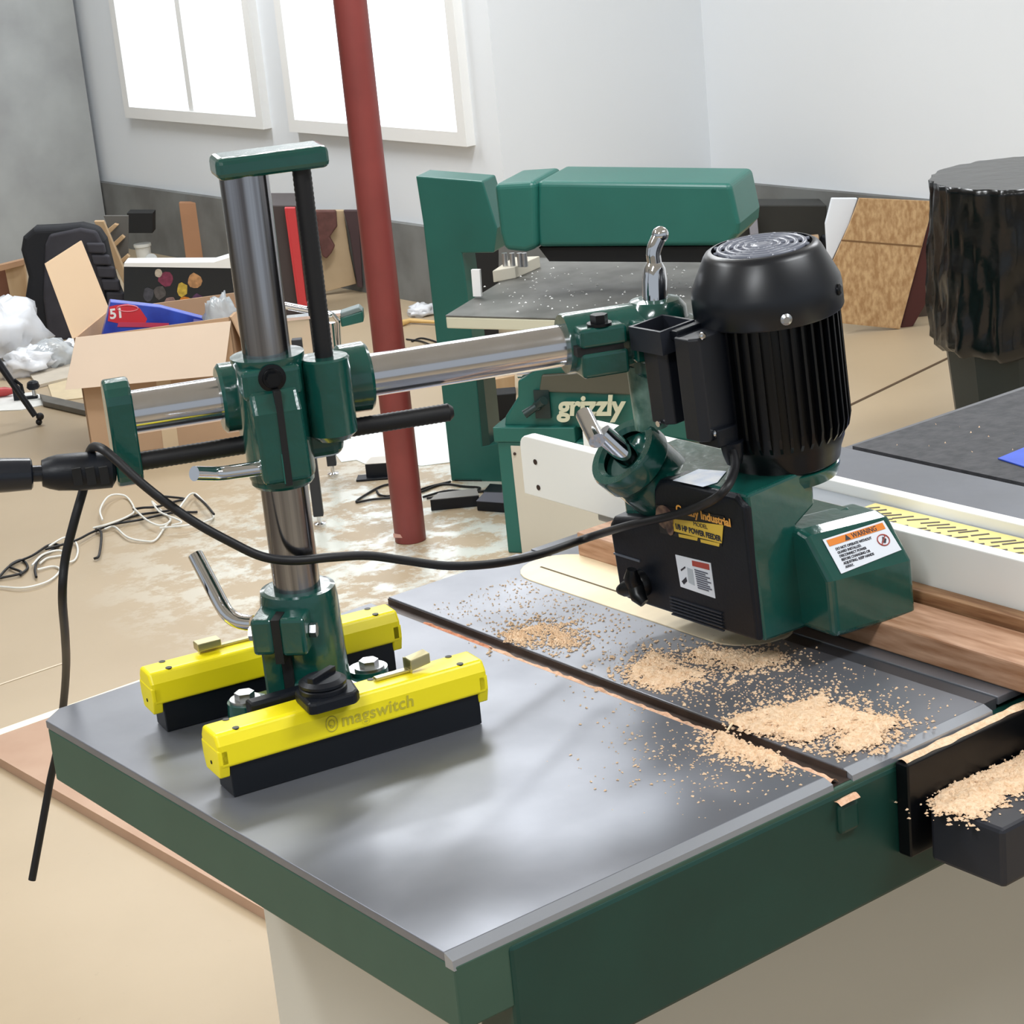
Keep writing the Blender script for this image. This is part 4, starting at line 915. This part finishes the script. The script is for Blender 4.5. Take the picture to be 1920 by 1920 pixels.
# floor machine with chrome bars on black feet
SF = Fr(G(600, 985), -36.24)
st = thing('machine_stand', 'black footed stand with chrome bar and green bracket behind the column', 'stand', SF.o)
for (tx, ty, bx, by, fx, fy) in ((548, 640, 602, 966, 600, 985), (590, 640, 622, 872, 625, 891)):
    g = G(fx, fy); F = Fr(g, -36.24); zb_ = F.loc(F.at(bx, by, 1, 0))[2]
    l = meshobj('leg', MB().box(F, -.013, .013, -.013, .013, zb_, .50), mat('leg_black', (38, 40, 44), .5), st, .002)
    meshobj('levelling_foot', MB().lathe(g, (0, 0, 1), [(.016, 0), (.016, .006), (.006, .009), (.006, zb_)], 18), chrome, l)
SU = Fr(G(625, 891), -36.24)
meshobj('chrome_bar', MB().cyl(SU.at(530, 572, 1, 0), SU.at(592, 584, 1, 0), .010).box(SU, *(lambda a, b: (a[0], b[0], -.02, .02, a[2]-.02, a[2]-.012))(SU.loc(SU.at(536, 586, 1, 0)), SU.loc(SU.at(640, 596, 1, 0)))), chrome, st)
meshobj('chrome_column', MB().cyl(SU.at(630, 700, 1, .05), SU.at(620, 605, 1, .05), .013).cyl(SU.at(640, 700, 1, .05), SU.at(634, 600, 1, .05), .006), chrome, st)
meshobj('green_bracket', plate(SU, [(637, 596), (680, 583), (682, 604), (640, 614)], .0, .06), green_m, st, .004)
mb = plate(SU, [(636, 588), (672, 576), (680, 583), (638, 597)], .0, .05)
meshobj('bracket_top', mb, mat('bracket_grey', (120, 134, 134), .4), st, .003)
meshobj('chrome_latch', MB().ball(SU.at(618, 590, 1, -.02), .012, 14, (1.2, .8, .6)).tube([SU.at(608, 582, 1, -.02), SU.at(625, 590, 1, -.02), SU.at(634, 602, 1, -.02)], .006, 10), chrome, st)
# ------------------------------------------------------------------ clutter between post and sander
DK = face_frame(775, 548)
dk = thing('floor_jack', 'dark jack with two blue panels and steel rods behind the red post', 'jack', DK.o)
meshobj('body', plate(DK, [(738, 470), (800, 470), (806, 528), (752, 550)], .05, .1), mat('jack_dark', (56, 58, 68), .5), dk, .004)
for pts in ([(736, 443), (760, 441), (764, 490), (741, 492)], [(776, 440), (800, 440), (804, 488), (779, 489)]):
    meshobj('blue_panel', plate(DK, pts, .03, .02), mat('jack_blue', (30, 52, 112), .45), dk, .002)
meshobj('rod', MB().cyl(DK.at(764, 400, 1, .0), DK.at(768, 470, 1, .0), .011), mat('rod_beige', (150, 140, 118), .5), dk)
meshobj('rod', MB().cyl(DK.at(769, 470, 1, .0), DK.at(777, 530, 1, .0), .008).lathe(DK.at(777, 530, 1, 0), (0, 0, -1), [(.012, 0), (.012, .006)], 14), zinc, dk)
meshobj('white_rod', MB().cyl(DK.at(738, 400, 1, .04), DK.at(745, 442, 1, .04), .008).cyl(DK.at(780, 400, 1, .04), DK.at(786, 440, 1, .04), .008), white, dk)
meshobj('chrome_trim', plate(DK, [(788, 506), (806, 505), (807, 512), (789, 513)], .02, .02), chrome, dk)
single('plastic_bag', blob(G(792, 590), .05, .05, .022, .5, 3, 21), white_pl, 'white plastic bag lying between red post and green frame', 'bag')
single('wooden_stick', MB().tube([G(752, 606, .012), G(770, 601, .012), G(818, 604, .012)], [.012, .009, .006], 12), mat('handle_yellow_wood', (222, 184, 118), .5), 'yellow wooden handle lying right of the red post', 'handle')
single('electric_cord', MB().tube(spline([DK.at(797, 545, 1, 0), DK.at(803, 580, 1, 0), DK.at(812, 615, 1, 0), G(826, 650, .004), G(790, 640, .004), G(762, 636, .004)], 6), .003, 8), black_ru, 'thin black cord hanging beside the green frame', 'cord')
single('white_patch', MB().prism([G(*p, .002) for p in ((600, 822), (650, 806), (740, 790), (836, 786), (842, 820), (847, 866), (790, 873), (735, 866), (690, 872), (668, 862), (640, 866), (625, 846))], (0, 0, -.0015)), mat('patch_white', (238, 244, 242), .2), 'thin white patch lying flat on the floor beside the red post', 'film')  # flat white shape with an irregular outline
def dbox(pts, z, lb_, topc=(150, 148, 145), name='power_brick', sc=.035):
    t = thing(name, lb_, 'box', G(*pts[0]))
    P = [G(*p, z) for p in pts]
    meshobj('case', MB().prism(P, (0, 0, -z)), black_pl, t, .002)
    meshobj('lid', MB().prism([p+V((0, 0, .0015)) for p in P], (0, 0, -.0014)), mat('lid_%d' % topc[0], topc, .5), t)
dbox([(684, 871), (730, 868), (738, 855), (695, 858)], .042, 'small black box with white lid left of the red post', (222, 216, 206))
single('dark_tray', MB().box(Fr(G(668, 904), -40), 0, .09, 0, .05, 0, .006), black_pl, 'thin black tray on the floor left of the red post', 'tray', bevel=.001)
dbox([(806, 938), (898, 929), (893, 916), (822, 925)], .030, 'long black box with grey lid lying right of the red post')
dbox([(893, 940), (950, 944), (956, 925), (908, 924)], .026, 'black box with grey-violet lid beside the cream cabinet', (104, 104, 116))
single('black_adapter', MB().prism([G(*p, .02) for p in ((905, 922), (942, 924), (945, 908), (918, 906))], (0, 0, -.02)), black_pl, 'small black adapter tucked against the green machine base', 'adapter', bevel=.003)
for i, (pts, lb_) in enumerate((
    ([(845, 903), (800, 914), (755, 930), (700, 936), (668, 941), (690, 925), (720, 910), (760, 905)], 'black cable looping in a triangle around the red post'),
    ([(790, 922), (830, 908), (870, 912), (900, 915), (880, 926), (840, 930), (800, 934)], 'black cable coiled beside the long black box'),
    ([(793, 932), (840, 920), (890, 922), (925, 918)], 'black cable running from the red post to the adapter'),
    ([(706, 920), (712, 928), (728, 930), (745, 926)], 'short dark cable end left of the red post'),
    ([(772, 640), (790, 634), (815, 640), (828, 648)], 'thin dark cable curl above the chrome arm beside the post'))):
    single('floor_cable', MB().tube(spline([G(x, y, .004) for x, y in pts], 6), .0032, 8), black_ru, lb_, 'cable')
# cable tangle at left
wcab = mat('cable_white', (228, 228, 222), .4)
for i, (pts, zz, m_, lb_) in enumerate((
    ([(-10, 1092), (20, 1060), (60, 1042), (92, 1022), (110, 1024), (75, 1045), (66, 1066), (68, 1082)], .006, black_ru, 'black wire curving at the left edge of the cable tangle'),
    ([(0, 1084), (40, 1074), (18, 1062), (40, 1050), (52, 1064), (38, 1078)], .004, black_ru, 'short black wire loop in the left tangle'),
    ([(85, 1030), (140, 1014), (175, 997), (230, 975), (262, 965), (300, 960), (330, 955)], .01, black_ru, 'thick black cable stretching between both wire tangles'),
    ([(180, 992), (190, 1000), (186, 1040), (176, 1048)], .008, black_ru, 'black wire end hanging down from the tangle middle'),
    ([(192, 975), (188, 955), (205, 930), (235, 930), (252, 955), (240, 968), (205, 982), (175, 990)], .02, wcab, 'white wire standing in a wide loop'),
    ([(250, 952), (275, 975), (300, 985), (320, 975), (300, 955), (285, 940), (300, 960), (340, 978), (322, 985)], .015, wcab, 'white wire knotted in the right tangle'),
    ([(250, 955), (268, 952), (295, 950), (330, 940), (345, 935), (300, 930)], .012, black_ru, 'black wire bundled in the right tangle'),
    ([(335, 955), (345, 940), (358, 926), (372, 930), (400, 965), (385, 978), (350, 985), (300, 990)], .02, wcab, 'white wire arching to the far right of the tangle'),
    ([(196, 992), (215, 988), (240, 1008), (275, 1015), (292, 1012), (308, 990), (320, 975)], .006, wcab, 'white wire looping below the right tangle'),
    ([(0, 1100), (45, 1102), (90, 1090), (112, 1070), (100, 1062), (70, 1068)], .004, wcab, 'white wire ring at the left edge of the floor'),
    ([(92, 1024), (120, 1008), (138, 1012), (146, 1030), (140, 1050), (120, 1056)], .01, wcab, 'white wire loop behind the hanging power cord'),
    ([(60, 1060), (80, 1040), (110, 1032), (122, 1040), (90, 1046), (75, 1056)], .012, wcab, 'small white wire coil in the left tangle'),
    ([(365, 928), (385, 945), (401, 964)], .024, black_ru, 'short black wire piece at the right end of tangle'),
    ([(180, 996), (200, 985), (260, 975), (320, 962), (370, 960)], .006, black_ru, 'thin black wire under the right tangle'))):
    single('loose_wire', MB().tube(spline([G(x, y, .0045+zz*(.5+.5*math.sin(k*1.3))) for k, (x, y) in enumerate(pts)], 7), .0028 if m_ is wcab else .0034, 8), m_, lb_, 'wire')
# board with white edge lying at the lower left
F3 = G(-60, 1388, .02); F4 = G(215, 1291, .02)
fb = thing('floor_board', 'brown sheet with white edge lying on the floor left of the saw', 'board', F3)
dn = V((F4.y-F3.y, F3.x-F4.x, 0)).normalized()
if dn.y > 0: dn = -dn
d4 = (F4-F3).normalized()
meshobj('sheet', MB().prism([F3+dn*.03, F4+d4*.4+dn*.03, F4+d4*.4+dn*1.3, F3+dn*1.3], (0, 0, -.0199)), mat('sheet_brown', (190, 158, 134), .6, rgb2=(178, 144, 120), vs=5), fb)
meshobj('edge_strip', MB().prism([F3, F4+d4*.4, F4+d4*.4+dn*.029, F3+dn*.029], (0, 0, -.0199)), mat('edge_white', (248, 236, 214), .5), fb)

# ------------------------------------------------------------------ right background
OS = face_frame(1690, 617)
osbm = mat('osb_flakes', (200, 166, 122), .7, rgb2=(164, 126, 84), vs=34, stretch=(2.2, 2.2, 1.1), det=3., bump=.3, bs=50)
os1 = thing('osb_sheet', 'oriented strand board sheet with a seam line leaning at the right', 'board', OS.o)
meshobj('sheet', plate(OS, [(1612, 372), (1750, 378), (1740, 420), (1687, 617), (1577, 606), (1556, 505), (1594, 420)], .0, .015), osbm, os1)
meshobj('seam_line', plate(OS, [(1578, 449), (1730, 461), (1729, 464), (1577, 452)], -.001, .001), mat('seam_brown', (120, 88, 54), .7), os1)
single('maroon_panel', plate(OS, [(1752, 376), (1766, 380), (1742, 560), (1712, 612), (1688, 617), (1741, 420)], .02, .03), mat('panel_maroon', (72, 30, 30), .35), 'dark maroon panel edge right of the strand board', 'panel', bevel=.003)
single('grey_block', plate(OS, [(1716, 575), (1750, 520), (1760, 612), (1706, 618)], .15, .1), mat('block_taupe', (84, 72, 62), .7), 'taupe block on the floor between strand board and bin', 'block', bevel=.003)
single('foam_board', plate(OS, [(1560, 372), (1608, 372), (1592, 420), (1553, 503), (1548, 420)], .05, .02), mat('foam_white', (232, 238, 246), .5), 'white foam board leaning behind the strand board sheet', 'board', bevel=.002)
DC = face_frame(1450, 560)
single('dark_cabinet', plate(DC, [(1378, 385), (1550, 385), (1552, 540), (1378, 540)], .02, .15), mat('cabinet_olive_black', (40, 40, 36), .6, var=.3, vs=5), 'dark olive cabinet behind the motor top', 'cabinet', bevel=.004)
single('grey_pole', plate(DC, [(1403, 385), (1418, 385), (1426, 480), (1410, 480)], -.03, .02), mat('pole_grey', (150, 150, 160), .5), 'light grey flat pole in front of the dark olive cabinet', 'pole', bevel=.002)
tr = DC.at(1528, 453, 1, -.1)
rl = thing('tape_roll', 'tan rusty roll beside the fan cover of the motor', 'roll', tr)
meshobj('core', MB().cyl(DC.at(1504, 452, 1, -.08), DC.at(1534, 450, 1, -.08), .020, n=28), mat('roll_tan', (204, 184, 150), .6, rgb2=(150, 96, 60), vs=25), rl)
tq = DC.at(1512, 452, 1, -.08); meshobj('stand', MB().cyl(V((tq.x, tq.y, 0)), V((tq.x, tq.y, tq.z-.015)), .012), black_md, rl)
meshobj('side_disc', MB().ball(DC.at(1546, 455, 1, -.08), .03, 20, (.4, .8, 1)), black_pl, rl)
# rubbish bin with black bag
bn = face_frame(1942, 870).o
bi = thing('rubbish_bin', 'dark green rubbish bin with an overhanging black bag at the right', 'bin', bn)
meshobj('bin_body', MB().lathe(bn, (0, 0, 1), [(.185, 0), (.190, .02), (.232, .40), (.232, .44)], 12, False), mat('bin_dark_green', (26, 36, 36), .45, var=.1), bi, .004)
mb = MB(); n = 120; rows = 26
for k in range(rows):
    t = k/(rows-1); z = .335+t*.42
    for i in range(n):
        q = 2*math.pi*i/n; d = V((math.cos(q), math.sin(q), 0))
        fz = .016*NZ.noise(V((math.cos(q)*7, math.sin(q)*7, z*3)))+.009*NZ.noise(V((math.cos(q)*18, math.sin(q)*18, z*14)))
        r = .256-.012*t+fz*(1.4-.6*t)-(.018 if k == 0 else 0)
        zz = z+(.022*NZ.noise(V((math.cos(q)*5, math.sin(q)*5, 2))) if k < 3 else 0)
        mb.v.append(bn+d*r+V((0, 0, zz)))
for k in range(rows-1):
    for i in range(n): j = (i+1) % n; mb.f.append([k*n+i, k*n+j, (k+1)*n+j, (k+1)*n+i]); mb.s.append(True)
mb.f.append([(rows-1)*n+i for i in range(n)]); mb.s.append(False)
meshobj('bin_bag', mb, mat('bag_black_film', (7, 9, 11), .22, bump=.7, bs=22), bi)

BC = face_frame(935, 790)
single('black_case', plate(BC, [(899, 743), (968, 737), (966, 789), (905, 790)], .0, .08), black_md, 'black case seen between the green frame and the lettered housing', 'case', bevel=.003)
WB = face_frame(935, 744)
single('timber_offcut', plate(WB, [(903, 716), (965, 704), (966, 736), (905, 746)], .0, .1), wood_l, 'pale timber offcut behind the black case inside the green frame', 'offcut', bevel=.002)
